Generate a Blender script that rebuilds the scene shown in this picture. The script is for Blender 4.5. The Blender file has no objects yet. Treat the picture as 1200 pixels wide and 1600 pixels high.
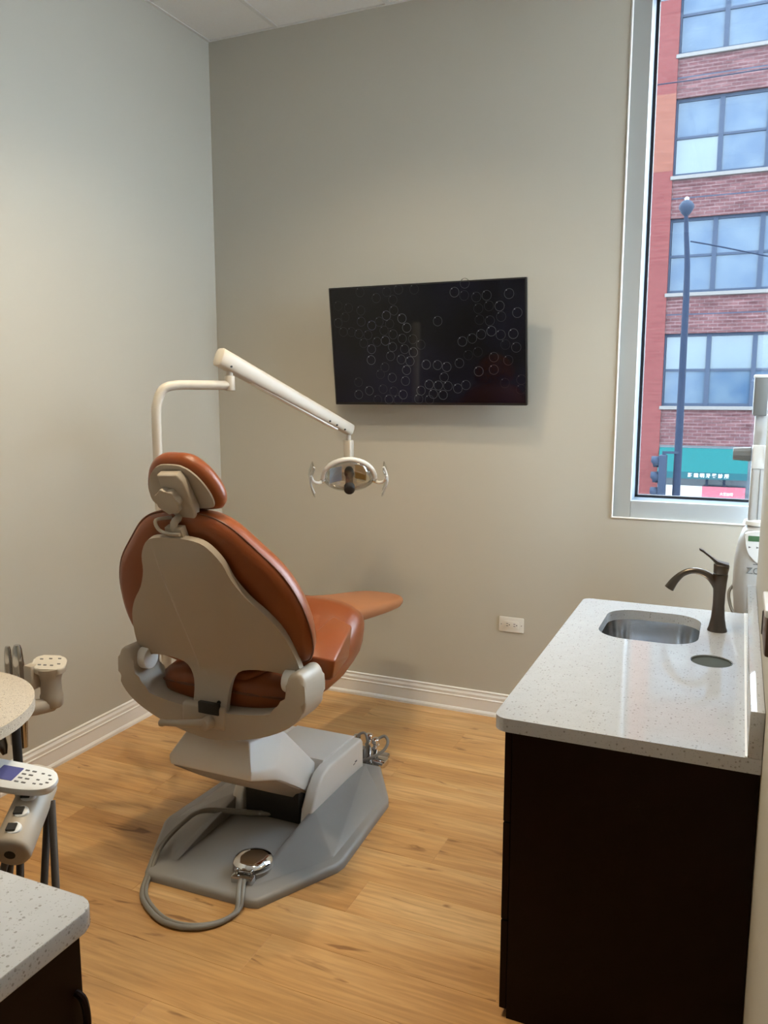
import bpy, bmesh, math, random
from mathutils import Vector, Matrix

random.seed(7)
scene = bpy.context.scene
C = scene.collection
PI = math.pi

# ------------------------------------------------------------------ camera
cam_data = bpy.data.cameras.new('camera')
cam_data.sensor_fit = 'HORIZONTAL'
cam_data.sensor_width = 36.0
cam_data.lens = 36.0 * 1265.0 / 1200.0
cam_data.clip_start = 0.02
cam_data.clip_end = 300
cam = bpy.data.objects.new('camera', cam_data)
C.objects.link(cam)
cam.location = (0, 0, 1.6)
cam.rotation_euler = (PI / 2 - math.radians(8.3646), 0, math.radians(23.654))
scene.camera = cam

# ------------------------------------------------------------------ world and exposure
SKY = 19.0
world = bpy.data.worlds.new('overcast_sky')
scene.world = world
world.use_nodes = True
bg = world.node_tree.nodes['Background']
bg.inputs['Color'].default_value = (0.82, 0.92, 1.0, 1)
bg.inputs['Strength'].default_value = SKY
scene.view_settings.view_transform = 'Standard'
scene.view_settings.look = 'None'
scene.view_settings.gamma = 1.0
scene.view_settings.use_curve_mapping = False
scene.view_settings.exposure = 0.1
FILL_PANEL = 20.0            # brightness of the added ceiling panel in the far bay
SPOT = 76.0            # watts of each added ceiling downlight


# ------------------------------------------------------------------ helpers
class B:
    """collects shapes into one mesh object"""
    def __init__(self):
        self.bm = bmesh.new()

    def box(self, x0, x1, y0, y1, z0, z1, bev=0.0, seg=2, M=None):
        r = bmesh.ops.create_cube(self.bm, size=1.0)
        vs = r['verts']
        for v in vs:
            v.co = Vector(((x0 + x1) / 2 + v.co.x * (x1 - x0), (y0 + y1) / 2 + v.co.y * (y1 - y0), (z0 + z1) / 2 + v.co.z * (z1 - z0)))
        if M is not None:
            for v in vs:
                v.co = M @ v.co
        if bev > 0:
            es = list({e for v in vs for e in v.link_edges})
            bmesh.ops.bevel(self.bm, geom=es, offset=bev, segments=seg, profile=0.5, affect='EDGES')
        return self

    def hull(self, pts, bev=0.0, seg=2):
        vs = [self.bm.verts.new(p) for p in pts]
        r = bmesh.ops.convex_hull(self.bm, input=vs)
        bmesh.ops.delete(self.bm, geom=[g for g in r['geom_interior'] if isinstance(g, bmesh.types.BMVert)], context='VERTS')
        fs = [f for f in self.bm.faces if any(v in vs for v in f.verts if v.is_valid)]
        es0 = list({e for f in fs for e in f.edges})
        bmesh.ops.dissolve_limit(self.bm, angle_limit=0.02, verts=list({v for f in fs for v in f.verts}), edges=es0)
        if bev > 0:
            es = [e for e in self.bm.edges if any(v in vs for v in e.verts)]
            bmesh.ops.bevel(self.bm, geom=es, offset=bev, segments=seg, profile=0.5, affect='EDGES')
        return self

    def loft(self, rings, closed=True, cap0=True, cap1=True):
        rows = [[self.bm.verts.new(p) for p in r] for r in rings]
        n = len(rows[0])
        for a, b in zip(rows[:-1], rows[1:]):
            rng = range(n) if closed else range(n - 1)
            for i in rng:
                j = (i + 1) % n
                self.bm.faces.new((a[i], a[j], b[j], b[i]))
        if cap0:
            self.bm.faces.new(list(reversed(rows[0])))
        if cap1:
            self.bm.faces.new(rows[-1])
        return self

    def cyl(self, p0, p1, r0, r1=None, seg=20, bev=0.0):
        p0, p1 = Vector(p0), Vector(p1)
        r1 = r0 if r1 is None else r1
        d = (p1 - p0)
        L = d.length
        d = d / L
        a = d.orthogonal().normalized()
        b = d.cross(a)
        def ring(c, r):
            return [c + (a * math.cos(2 * PI * i / seg) + b * math.sin(2 * PI * i / seg)) * r for i in range(seg)]
        if bev > 0:
            rings = [ring(p0, r0 - bev), ring(p0 + d * bev * .3, r0 - bev * .3), ring(p0 + d * bev, r0),
                     ring(p1 - d * bev, r1), ring(p1 - d * bev * .3, r1 - bev * .3), ring(p1, r1 - bev)]
        else:
            rings = [ring(p0, r0), ring(p1, r1)]
        return self.loft(rings)

    def tube(self, pts, r, seg=10, smooth=6, closed=False):
        P = catmull(pts, smooth, closed) if smooth > 1 else [Vector(p) for p in pts]
        rr = r if callable(r) else (lambda t: r)
        n = len(P)
        rings = []
        a = None
        for i, p in enumerate(P):
            q0 = P[max(i - 1, 0)]
            q1 = P[min(i + 1, n - 1)]
            if closed:
                q0, q1 = P[(i - 1) % n], P[(i + 1) % n]
            d = (q1 - q0).normalized()
            if a is None:
                a = d.orthogonal().normalized()
            else:
                a = (a - d * a.dot(d)).normalized()
            b = d.cross(a)
            R = rr(i / max(1, n - 1))
            rings.append([p + (a * math.cos(2 * PI * k / seg) + b * math.sin(2 * PI * k / seg)) * R for k in range(seg)])
        if closed:
            rings.append(rings[0])
            rows = [[self.bm.verts.new(p) for p in q] for q in rings[:-1]]
            rows.append(rows[0])
            for u, v in zip(rows[:-1], rows[1:]):
                for i in range(seg):
                    j = (i + 1) % seg
                    self.bm.faces.new((u[i], u[j], v[j], v[i]))
            return self
        return self.loft(rings)

    def lathe(self, prof, o=(0, 0, 0), seg=28, axis='Z', M=None):
        """prof: (radius, height) list"""
        rings = []
        for r, z in prof:
            ring = []
            for i in range(seg):
                t = 2 * PI * i / seg
                p = Vector((r * math.cos(t), r * math.sin(t), z))
                if axis == 'Y':
                    p = Vector((p.x, -p.z, p.y))
                if axis == 'X':
                    p = Vector((p.z, p.x, p.y))
                if M is not None:
                    p = M @ p
                ring.append(p + Vector(o))
            rings.append(ring)
        return self.loft(rings)

    def prism(self, out, d0, d1, frame=None, bev=0.0, seg=2):
        """out: 2D polygon, extruded from d0 to d1 along the third axis of frame(u, v, w)"""
        fr = frame or (lambda u, v, w: Vector((u, v, w)))
        n0 = [self.bm.verts.new(fr(u, v, d0)) for u, v in out]
        n1 = [self.bm.verts.new(fr(u, v, d1)) for u, v in out]
        n = len(out)
        new = []
        for i in range(n):
            j = (i + 1) % n
            new.append(self.bm.faces.new((n0[i], n0[j], n1[j], n1[i])))
        f0 = self.bm.faces.new(list(reversed(n0)))
        f1 = self.bm.faces.new(n1)
        if bev > 0:
            es = list(f0.edges) + list(f1.edges)
            bmesh.ops.bevel(self.bm, geom=es, offset=bev, segments=seg, profile=0.5, affect='EDGES')
        return self

    def pillow(self, out, rings, frame):
        """out: closed 2D outline; rings: (inset, depth) list"""
        rr = []
        for ins, d in rings:
            rr.append([frame(u, v, d) for u, v in inset(out, ins)])
        return self.loft(rr)

    def sphere(self, c, r, sx=1, sy=1, sz=1, u=20, v=12):
        m = Matrix.Translation(Vector(c)) @ Matrix.Diagonal((sx, sy, sz, 1))
        bmesh.ops.create_uvsphere(self.bm, u_segments=u, v_segments=v, radius=r, matrix=m)
        return self

    def mesh(self, name, mat, smooth=35):
        bmesh.ops.recalc_face_normals(self.bm, faces=self.bm.faces)
        me = bpy.data.meshes.new(name)
        self.bm.to_mesh(me)
        self.bm.free()
        me.materials.append(mat)
        if smooth:
            me.shade_smooth()
            me.set_sharp_from_angle(angle=math.radians(smooth))
        return me

    def obj(self, name, mat, parent=None, smooth=35, wn=False):
        o = bpy.data.objects.new(name, self.mesh(name, mat, smooth))
        C.objects.link(o)
        if parent is not None:
            o.parent = parent
        if wn:
            m = o.modifiers.new('weighted', 'WEIGHTED_NORMAL')
            m.keep_sharp = True
        return o


def catmull(pts, n, closed=False):
    P = [Vector(p) for p in pts]
    out = []
    m = len(P)
    rng = range(m) if closed else range(m - 1)
    for i in rng:
        if closed:
            a, b, c, d = P[(i - 1) % m], P[i], P[(i + 1) % m], P[(i + 2) % m]
        else:
            a, b, c, d = P[max(i - 1, 0)], P[i], P[i + 1], P[min(i + 2, m - 1)]
        for k in range(n):
            t = k / n
            out.append(0.5 * ((2 * b) + (c - a) * t + (2 * a - 5 * b + 4 * c - d) * t * t + (-a + 3 * b - 3 * c + d) * t ** 3))
    if not closed:
        out.append(P[-1].copy())
    return out


def smooth2(pts, n=5):
    return [(p.x, p.y) for p in catmull([(u, v, 0) for u, v in pts], n, True)]


def rrect(x0, x1, y0, y1, r, n=5):
    """rounded rectangle outline, counter-clockwise; r one radius or four (from x1,y1 going ccw)"""
    rs = r if isinstance(r, (tuple, list)) else (r,) * 4
    out = []
    for (cx, cy, sx, sy, a0), q in zip(((x1, y1, -1, -1, 0), (x0, y1, 1, -1, 90), (x0, y0, 1, 1, 180), (x1, y0, -1, 1, 270)), rs):
        if q <= 0:
            out.append((cx, cy))
            continue
        for k in range(n + 1):
            t = math.radians(a0 + 90 * k / n)
            out.append((cx + sx * q + q * math.cos(t), cy + sy * q + q * math.sin(t)))
    return out


def inset(out, d):
    if abs(d) < 1e-9:
        return list(out)
    n = len(out)
    area = sum(out[i][0] * out[(i + 1) % n][1] - out[(i + 1) % n][0] * out[i][1] for i in range(n))
    s = 1 if area > 0 else -1
    res = []
    for i in range(n):
        a, b, c = out[i - 1], out[i], out[(i + 1) % n]
        tx, ty = c[0] - a[0], c[1] - a[1]
        L = math.hypot(tx, ty) or 1
        res.append((b[0] - s * ty / L * d, b[1] + s * tx / L * d))
    return res


def scale2(out, f):
    cx = sum(p[0] for p in out) / len(out)
    cy = sum(p[1] for p in out) / len(out)
    return [(cx + (u - cx) * f, cy + (v - cy) * f) for u, v in out]


def tag(o, label, cat, group=None, kind=None):
    o['label'] = label
    o['category'] = cat
    if group:
        o['group'] = group
    if kind:
        o['kind'] = kind
    return o


def thing(name, label, cat, loc=(0, 0, 0), rz=0, group=None):
    o = bpy.data.objects.new(name, None)
    C.objects.link(o)
    o.location = loc
    o.rotation_euler = (0, 0, rz)
    o.empty_display_size = 0.1
    return tag(o, label, cat, group)


def struct(o, label=None, cat=None):
    o['kind'] = 'structure'
    if label:
        o['label'] = label
    if cat:
        o['category'] = cat
    return o


def piece(me, name, parent, loc=(0, 0, 0), scale=None, rot=None):
    o = bpy.data.objects.new(name, me)
    C.objects.link(o)
    o.parent = parent
    o.location = loc
    if scale:
        o.scale = scale
    if rot:
        o.rotation_euler = rot
    return o


def text_mesh(s, size, mat, extrude=0.0008, name='lettering', bold=0.0, font=None):
    cu = bpy.data.curves.new(name, 'FONT')
    cu.body = s
    cu.size = size
    cu.extrude = extrude
    cu.offset = bold
    cu.align_x = 'CENTER'
    cu.align_y = 'CENTER'
    cu.resolution_u = 3
    t = bpy.data.objects.new(name, cu)
    C.objects.link(t)
    bpy.context.view_layer.update()
    dg = bpy.context.evaluated_depsgraph_get()
    me = bpy.data.meshes.new_from_object(t.evaluated_get(dg))
    me.name = name
    bpy.data.objects.remove(t)
    bpy.data.curves.remove(cu)
    me.materials.clear()
    me.materials.append(mat)
    return me


# ------------------------------------------------------------------ materials
def mk(name):
    m = bpy.data.materials.new(name)
    m.use_nodes = True
    nt = m.node_tree
    return m, nt, nt.nodes, nt.links, nt.nodes['Principled BSDF']


def mat(name, col, rough=0.5, metal=0.0, var=0.06, scale=8.0, bump=0.0, bscale=80.0, coat=0.0, spec=0.5):
    m, nt, N, L, p = mk(name)
    p.inputs['Roughness'].default_value = rough
    p.inputs['Metallic'].default_value = metal
    p.inputs['Specular IOR Level'].default_value = spec
    p.inputs['Coat Weight'].default_value = coat
    tc = N.new('ShaderNodeTexCoord')
    no = N.new('ShaderNodeTexNoise')
    no.inputs['Scale'].default_value = scale
    no.inputs['Detail'].default_value = 4
    L.new(tc.outputs['Object'], no.inputs['Vector'])
    mix = N.new('ShaderNodeMix')
    mix.data_type = 'RGBA'
    L.new(no.outputs['Fac'], mix.inputs['Factor'])
    mix.inputs[6].default_value = tuple(c * (1 - var) for c in col) + (1,)
    mix.inputs[7].default_value = tuple(min(1, c * (1 + var)) for c in col) + (1,)
    L.new(mix.outputs[2], p.inputs['Base Color'])
    if bump > 0:
        n2 = N.new('ShaderNodeTexNoise')
        n2.inputs['Scale'].default_value = bscale
        n2.inputs['Detail'].default_value = 3
        L.new(tc.outputs['Object'], n2.inputs['Vector'])
        b = N.new('ShaderNodeBump')
        b.inputs['Strength'].default_value = bump
        b.inputs['Distance'].default_value = 0.002
        L.new(n2.outputs['Fac'], b.inputs['Height'])
        L.new(b.outputs['Normal'], p.inputs['Normal'])
    return m


def mat_wood_floor():
    m, nt, N, L, p = mk('honey_wood_plank')
    tc = N.new('ShaderNodeTexCoord')
    oi = N.new('ShaderNodeObjectInfo')
    add = N.new('ShaderNodeVectorMath'); add.operation = 'ADD'
    sc = N.new('ShaderNodeVectorMath'); sc.operation = 'SCALE'
    comb = N.new('ShaderNodeCombineXYZ')
    for i in range(3):
        L.new(oi.outputs['Random'], comb.inputs[i])
    L.new(comb.outputs[0], sc.inputs[0]); sc.inputs['Scale'].default_value = 37.0
    L.new(tc.outputs['Object'], add.inputs[0]); L.new(sc.outputs[0], add.inputs[1])
    def noise(sx, sy, scale, det, dist=0.0):
        mp = N.new('ShaderNodeMapping')
        mp.inputs['Scale'].default_value = (sx, sy, 1)
        L.new(add.outputs[0], mp.inputs['Vector'])
        n = N.new('ShaderNodeTexNoise')
        n.inputs['Scale'].default_value = scale
        n.inputs['Detail'].default_value = det
        n.inputs['Distortion'].default_value = dist
        L.new(mp.outputs[0], n.inputs['Vector'])
        return n
    broad = noise(0.5, 3.0, 2.0, 4, 0.4)
    grain = noise(0.9, 14.0, 5.0, 6, 0.6)
    knots = noise(1.2, 7.0, 3.0, 3, 1.0)
    r1 = N.new('ShaderNodeValToRGB')
    e = r1.color_ramp.elements
    e[0].position, e[0].color = 0.28, (0.46, 0.24, 0.083, 1)
    e[1].position, e[1].color = 0.72, (0.66, 0.425, 0.195, 1)
    k = r1.color_ramp.elements.new(0.5); k.color = (0.55, 0.31, 0.118, 1)
    L.new(broad.outputs['Fac'], r1.inputs['Fac'])
    r2 = N.new('ShaderNodeValToRGB')
    e = r2.color_ramp.elements
    e[0].position, e[0].color = 0.30, (0.72, 0.66, 0.60, 1)
    e[1].position, e[1].color = 0.62, (1.08, 1.06, 1.04, 1)
    L.new(grain.outputs['Fac'], r2.inputs['Fac'])
    mul = N.new('ShaderNodeMix'); mul.data_type = 'RGBA'; mul.blend_type = 'MULTIPLY'
    mul.inputs['Factor'].default_value = 0.75
    L.new(r1.outputs['Color'], mul.inputs[6]); L.new(r2.outputs['Color'], mul.inputs[7])
    r3 = N.new('ShaderNodeValToRGB')
    e = r3.color_ramp.elements
    e[0].position, e[0].color = 0.29, (0.40, 0.31, 0.24, 1)
    e[1].position, e[1].color = 0.37, (1, 1, 1, 1)
    L.new(knots.outputs['Fac'], r3.inputs['Fac'])
    mul2 = N.new('ShaderNodeMix'); mul2.data_type = 'RGBA'; mul2.blend_type = 'MULTIPLY'
    mul2.inputs['Factor'].default_value = 0.8
    L.new(mul.outputs[2], mul2.inputs[6]); L.new(r3.outputs['Color'], mul2.inputs[7])
    hsv = N.new('ShaderNodeHueSaturation')
    mr = N.new('ShaderNodeMapRange')
    mr.inputs['To Min'].default_value = 0.96; mr.inputs['To Max'].default_value = 1.04
    L.new(oi.outputs['Random'], mr.inputs['Value'])
    L.new(mr.outputs[0], hsv.inputs['Value'])
    L.new(mul2.outputs[2], hsv.inputs['Color'])
    L.new(hsv.outputs['Color'], p.inputs['Base Color'])
    p.inputs['Roughness'].default_value = 0.38
    b = N.new('ShaderNodeBump'); b.inputs['Strength'].default_value = 0.08; b.inputs['Distance'].default_value = 0.002
    L.new(grain.outputs['Fac'], b.inputs['Height']); L.new(b.outputs['Normal'], p.inputs['Normal'])
    return m


def mat_quartz(name, base, fleck, scale=70.0, rough=0.12, thr=0.16, light=None):
    m, nt, N, L, p = mk(name)
    tc = N.new('ShaderNodeTexCoord')
    def flecks(sc_, th, density):
        v = N.new('ShaderNodeTexVoronoi'); v.inputs['Scale'].default_value = sc_
        L.new(tc.outputs['Object'], v.inputs['Vector'])
        lt = N.new('ShaderNodeMath'); lt.operation = 'LESS_THAN'; lt.inputs[1].default_value = th
        L.new(v.outputs['Distance'], lt.inputs[0])
        sep = N.new('ShaderNodeSeparateColor')
        L.new(v.outputs['Color'], sep.inputs[0])
        l2 = N.new('ShaderNodeMath'); l2.operation = 'LESS_THAN'; l2.inputs[1].default_value = density
        L.new(sep.outputs[0], l2.inputs[0])
        mu = N.new('ShaderNodeMath'); mu.operation = 'MULTIPLY'
        L.new(lt.outputs[0], mu.inputs[0]); L.new(l2.outputs[0], mu.inputs[1])
        return mu
    f1 = flecks(scale, 0.30, thr)
    f2 = flecks(scale * 2.3, 0.38, thr * 1.3)
    no = N.new('ShaderNodeTexNoise'); no.inputs['Scale'].default_value = 25; no.inputs['Detail'].default_value = 6
    L.new(tc.outputs['Object'], no.inputs['Vector'])
    m0 = N.new('ShaderNodeMix'); m0.data_type = 'RGBA'
    L.new(no.outputs['Fac'], m0.inputs['Factor'])
    m0.inputs[6].default_value = tuple(c * 0.93 for c in base) + (1,)
    m0.inputs[7].default_value = tuple(min(1, c * 1.06) for c in base) + (1,)
    m1 = N.new('ShaderNodeMix'); m1.data_type = 'RGBA'
    L.new(f1.outputs[0], m1.inputs['Factor']); L.new(m0.outputs[2], m1.inputs[6]); m1.inputs[7].default_value = tuple(fleck) + (1,)
    m2 = N.new('ShaderNodeMix'); m2.data_type = 'RGBA'
    L.new(f2.outputs[0], m2.inputs['Factor']); L.new(m1.outputs[2], m2.inputs[6])
    m2.inputs[7].default_value = tuple(light if light else [c * 0.5 + d * 0.5 for c, d in zip(base, fleck)]) + (1,)
    L.new(m2.outputs[2], p.inputs['Base Color'])
    p.inputs['Roughness'].default_value = rough
    return m


def mat_brick(name, c1, c2, mortar, bw=0.30, bh=0.115, wear=0.8):
    m, nt, N, L, p = mk(name)
    tc = N.new('ShaderNodeTexCoord')
    sep = N.new('ShaderNodeSeparateXYZ'); L.new(tc.outputs['Object'], sep.inputs[0])
    ad = N.new('ShaderNodeMath'); ad.operation = 'ADD'
    L.new(sep.outputs['X'], ad.inputs[0]); L.new(sep.outputs['Y'], ad.inputs[1])
    cb = N.new('ShaderNodeCombineXYZ'); L.new(ad.outputs[0], cb.inputs[0]); L.new(sep.outputs['Z'], cb.inputs[1])
    br = N.new('ShaderNodeTexBrick')
    br.inputs['Scale'].default_value = 1.0
    br.inputs['Brick Width'].default_value = bw
    br.inputs['Row Height'].default_value = bh
    br.inputs['Mortar Size'].default_value = 0.012
    br.inputs['Color1'].default_value = tuple(c1) + (1,)
    br.inputs['Color2'].default_value = tuple(c2) + (1,)
    br.inputs['Mortar'].default_value = tuple(mortar) + (1,)
    L.new(cb.outputs[0], br.inputs['Vector'])
    no = N.new('ShaderNodeTexNoise'); no.inputs['Scale'].default_value = 1.6; no.inputs['Detail'].default_value = 6
    mp = N.new('ShaderNodeMapping'); mp.inputs['Scale'].default_value = (0.8, 0.8, 9.0)
    L.new(tc.outputs['Object'], mp.inputs['Vector']); L.new(mp.outputs[0], no.inputs['Vector'])
    rp = N.new('ShaderNodeValToRGB')
    rp.color_ramp.elements[0].position, rp.color_ramp.elements[0].color = 0.36, (0.55, 0.53, 0.56, 1)
    rp.color_ramp.elements[1].position, rp.color_ramp.elements[1].color = 0.66, (1.3, 1.3, 1.3, 1)
    L.new(no.outputs['Fac'], rp.inputs['Fac'])
    mx = N.new('ShaderNodeMix'); mx.data_type = 'RGBA'; mx.blend_type = 'MULTIPLY'; mx.inputs['Factor'].default_value = wear
    L.new(br.outputs['Color'], mx.inputs[6]); L.new(rp.outputs['Color'], mx.inputs[7])
    L.new(mx.outputs[2], p.inputs['Base Color'])
    p.inputs['Roughness'].default_value = 0.95
    p.inputs['Specular IOR Level'].default_value = 0.02
    return m


def mat_pane(name, tint=(1, 1, 1), refl=0.06):
    m, nt, N, L, p = mk(name)
    N.remove(p)
    out = N['Material Output']
    tr = N.new('ShaderNodeBsdfTransparent'); tr.inputs['Color'].default_value = tuple(tint) + (1,)
    gl = N.new('ShaderNodeBsdfGlossy'); gl.inputs['Roughness'].default_value = 0.02
    lw = N.new('ShaderNodeLayerWeight'); lw.inputs['Blend'].default_value = 0.2
    mr = N.new('ShaderNodeMapRange'); mr.inputs['To Min'].default_value = refl * 0.6; mr.inputs['To Max'].default_value = 0.6
    L.new(lw.outputs['Fresnel'], mr.inputs['Value'])
    mx = N.new('ShaderNodeMixShader')
    L.new(mr.outputs[0], mx.inputs[0]); L.new(tr.outputs[0], mx.inputs[1]); L.new(gl.outputs[0], mx.inputs[2])
    L.new(mx.outputs[0], out.inputs['Surface'])
    return m


def mat_emit(name, col, strength):
    m, nt, N, L, p = mk(name)
    p.inputs['Base Color'].default_value = (0.8, 0.8, 0.8, 1)
    p.inputs['Emission Color'].default_value = tuple(col) + (1,)
    p.inputs['Emission Strength'].default_value = strength
    return m


M = dict(
    wall=mat('greige_wall_paint', (0.495, 0.466, 0.396), 0.75, var=0.02, scale=1.5, bump=0.06, bscale=220),
    white_trim=mat('white_trim_paint', (0.80, 0.79, 0.76), 0.32, var=0.02),
    bead=mat('white_corner_bead', (0.85, 0.85, 0.83), 0.4, var=0.01),
    tile=mat('white_ceiling_tile', (0.80, 0.80, 0.78), 0.85, var=0.03, scale=60, bump=0.25, bscale=160),
    tbar=mat('white_ceiling_grid', (0.70, 0.70, 0.68), 0.5, var=0.02),
    floor=mat_wood_floor(),
    subfloor=mat('dark_floor_gap', (0.20, 0.11, 0.05), 0.8),
    quartz=mat_quartz('speckled_white_quartz', (0.49, 0.505, 0.525), (0.30, 0.295, 0.29), scale=125, thr=0.17, rough=0.06),
    granite=mat_quartz('speckled_beige_tray', (0.52, 0.45, 0.36), (0.14, 0.11, 0.09), scale=210, rough=0.35, thr=0.4, light=(0.7, 0.64, 0.55)),
    espresso=mat('espresso_cabinet_wood', (0.0075, 0.0016, 0.0012), 0.45, var=0.25, scale=6, spec=0.15),
    bronze=mat('dark_bronze', (0.06, 0.045, 0.035), 0.35, metal=0.8),
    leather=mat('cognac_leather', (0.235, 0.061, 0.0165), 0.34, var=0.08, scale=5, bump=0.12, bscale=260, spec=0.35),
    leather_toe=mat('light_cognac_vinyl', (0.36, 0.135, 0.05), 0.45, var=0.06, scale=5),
    piping=mat('dark_cognac_piping', (0.15, 0.042, 0.014), 0.4),
    taupe=mat('taupe_chair_plastic', (0.42, 0.36, 0.285), 0.42, var=0.03),
    pearl=mat('pale_grey_chair_plastic', (0.74, 0.72, 0.68), 0.38, var=0.02),
    slate=mat('grey_base_plastic', (0.275, 0.263, 0.25), 0.42, var=0.06),
    dark=mat('black_rubber', (0.012, 0.012, 0.012), 0.6),
    chrome=mat('polished_chrome', (0.72, 0.72, 0.72), 0.08, metal=1.0, var=0.02),
    steel=mat('brushed_steel', (0.55, 0.55, 0.55), 0.17, metal=1.0, var=0.015, scale=30),
    nickel=mat('brushed_dark_nickel', (0.13, 0.108, 0.09), 0.28, metal=1.0, var=0.05, scale=20),
    cord=mat('grey_vinyl_cord', (0.22, 0.205, 0.18), 0.45, var=0.04),
    hose=mat('dark_grey_hose', (0.075, 0.065, 0.058), 0.5, var=0.04),
    enamel=mat('cream_enamel', (0.56, 0.515, 0.44), 0.3, var=0.02),
    white=mat('white_plastic', (0.80, 0.80, 0.77), 0.35, var=0.02),
    waste=mat('dark_waste_flap', (0.085, 0.095, 0.088), 0.95, spec=0.05),
    casing=mat('shaded_casing_paint', (0.37, 0.375, 0.36), 0.6, var=0.02),  # the casing's shadow is put into this grey
    frame_blue=mat('pale_aluminium', (0.1200, 0.1520, 0.1880), 0.45, var=0.02, spec=0.3),
    clear=mat_pane('clear_acrylic', (0.90, 0.92, 0.92), 0.25),
    mirror=mat_pane('lamp_mirror', (0.93, 0.91, 0.86), 0.45),
    mirror_window=mat('dichroic_window_reflection', (0.45, 0.66, 1.0), 0.35, metal=0.4, var=0.1, scale=30),  # blue of the window's reflection put into the facet colour
    mirror_amber=mat('dichroic_amber_mirror', (0.72, 0.50, 0.18), 0.35, metal=0.5, var=0.1, scale=30),
    alu=mat('anodised_aluminium', (0.62, 0.66, 0.68), 0.35, metal=0.5, var=0.03),
    alu_white=mat('white_aluminium', (0.80, 0.83, 0.86), 0.35, var=0.02),
    gasket=mat('black_gasket', (0.01, 0.01, 0.014), 0.5),
    glass=mat_pane('window_glass', (0.93, 0.97, 1.0), 0.05),
    tv=mat('black_tv_plastic', (0.01, 0.01, 0.011), 0.3),
    outlet=mat('ivory_outlet_plastic', (0.74, 0.72, 0.66), 0.35, var=0.02),
    ink=mat('grey_ink', (0.10, 0.10, 0.11), 0.5),
    machine=mat('silver_grey_machine_plastic', (0.46, 0.47, 0.48), 0.4, var=0.03),
    machine_white=mat('white_machine_plastic', (0.68, 0.70, 0.71), 0.4, var=0.02),
    machine_dark=mat('slate_machine_plastic', (0.16, 0.17, 0.175), 0.45, var=0.04),
    lcd=mat('green_lcd', (0.05, 0.13, 0.06), 0.25, var=0.1),
    navy=mat('violet_lcd', (0.10, 0.11, 0.30), 0.25, var=0.05),
    brown=mat('brown_box_plastic', (0.10, 0.06, 0.045), 0.4),
    brick=mat_brick('mauve_brick', (0.0418, 0.0195, 0.0209), (0.0530, 0.0271, 0.0279), (0.0627, 0.0432, 0.0446)),
    brick_red=mat_brick('red_painted_brick', (0.0598, 0.0187, 0.0187), (0.0635, 0.0212, 0.0206), (0.0611, 0.0224, 0.0218), wear=0.22),
    brick_sunlit=mat_brick('sunlit_red_brick', (0.0762, 0.0313, 0.0231), (0.0782, 0.0326, 0.0245), (0.0748, 0.0319, 0.0251), wear=0.22),  # sunlight on the red brick, put into the colour
    stone=mat('pale_stone_sill', (0.0496, 0.0459, 0.0441), 0.8, var=0.08),
    far_frame=mat('grey_window_frame', (0.0168, 0.0228, 0.0360), 0.9, spec=0.1),
    shop=mat('dark_shop_glass', (0.0160, 0.0239, 0.0318), 0.15, var=0.3, scale=1.5),
    awning=mat('turquoise_awning', (0.0021, 0.0359, 0.0371), 0.8, var=0.05, scale=1.0, spec=0.1),
    awning_dark=mat('turquoise_valance', (0.0045, 0.0279, 0.0338), 0.8, var=0.05, scale=1.0, spec=0.1),
    sign_red=mat('crimson_sign', (0.1120, 0.0093, 0.0224), 0.5, var=0.05),
    sign_white=mat('white_sign_paint', (0.2269, 0.2327, 0.2382), 0.6),
    pole=mat('slate_blue_pole', (0.0072, 0.0108, 0.0204), 0.9, var=0.1, spec=0.08),
    signal=mat('dark_signal_housing', (0.0108, 0.0156, 0.0264), 0.9, spec=0.1),
    asphalt=mat('grey_asphalt', (0.25, 0.25, 0.255), 0.95, var=0.15, scale=2, spec=0.05),
    concrete=mat('pale_concrete', (0.42, 0.41, 0.40), 0.95, var=0.1, scale=3, spec=0.05),
    lens=mat('signal_lens', (0.0152, 0.0061, 0.0061), 0.2),
)


def mat_far_pane():
    m, nt, N, L, p = mk('sky_reflecting_pane')
    p.inputs['Specular IOR Level'].default_value = 0.17
    tc = N.new('ShaderNodeTexCoord'); oi = N.new('ShaderNodeObjectInfo')
    add = N.new('ShaderNodeVectorMath'); add.operation = 'ADD'
    cb = N.new('ShaderNodeCombineXYZ')
    mlt = N.new('ShaderNodeMath'); mlt.operation = 'MULTIPLY'; mlt.inputs[1].default_value = 53.0
    L.new(oi.outputs['Random'], mlt.inputs[0]); L.new(mlt.outputs[0], cb.inputs[0])
    L.new(tc.outputs['Object'], add.inputs[0]); L.new(cb.outputs[0], add.inputs[1])
    no = N.new('ShaderNodeTexNoise'); no.inputs['Scale'].default_value = 1.3; no.inputs['Detail'].default_value = 2
    L.new(add.outputs[0], no.inputs['Vector'])
    rp = N.new('ShaderNodeValToRGB')
    rp.color_ramp.elements[0].position, rp.color_ramp.elements[0].color = 0.35, (0.015, 0.029, 0.051, 1)
    rp.color_ramp.elements[1].position, rp.color_ramp.elements[1].color = 0.68, (0.027, 0.042, 0.060, 1)
    L.new(no.outputs['Fac'], rp.inputs['Fac'])
    L.new(rp.outputs['Color'], p.inputs['Base Color'])
    p.inputs['Metallic'].default_value = 0.0
    p.inputs['Roughness'].default_value = 0.12
    return m


M['far_pane'] = mat_far_pane()
M['pale_pane'] = mat('pale_blind_pane', (0.036, 0.051, 0.063), 0.2, var=0.12, scale=1.2, spec=0.3)
M['blind'] = mat('white_roller_blind', (0.62, 0.68, 0.72), 0.8, var=0.04, scale=2)

# ------------------------------------------------------------------ the room shell
XL, XP, XR = -2.64, 0.085, 2.4          # left wall, partition face, far right wall
YB, YF = 3.76, -2.2                      # window wall, wall behind the camera
H = 3.40
WT = 0.24

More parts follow.
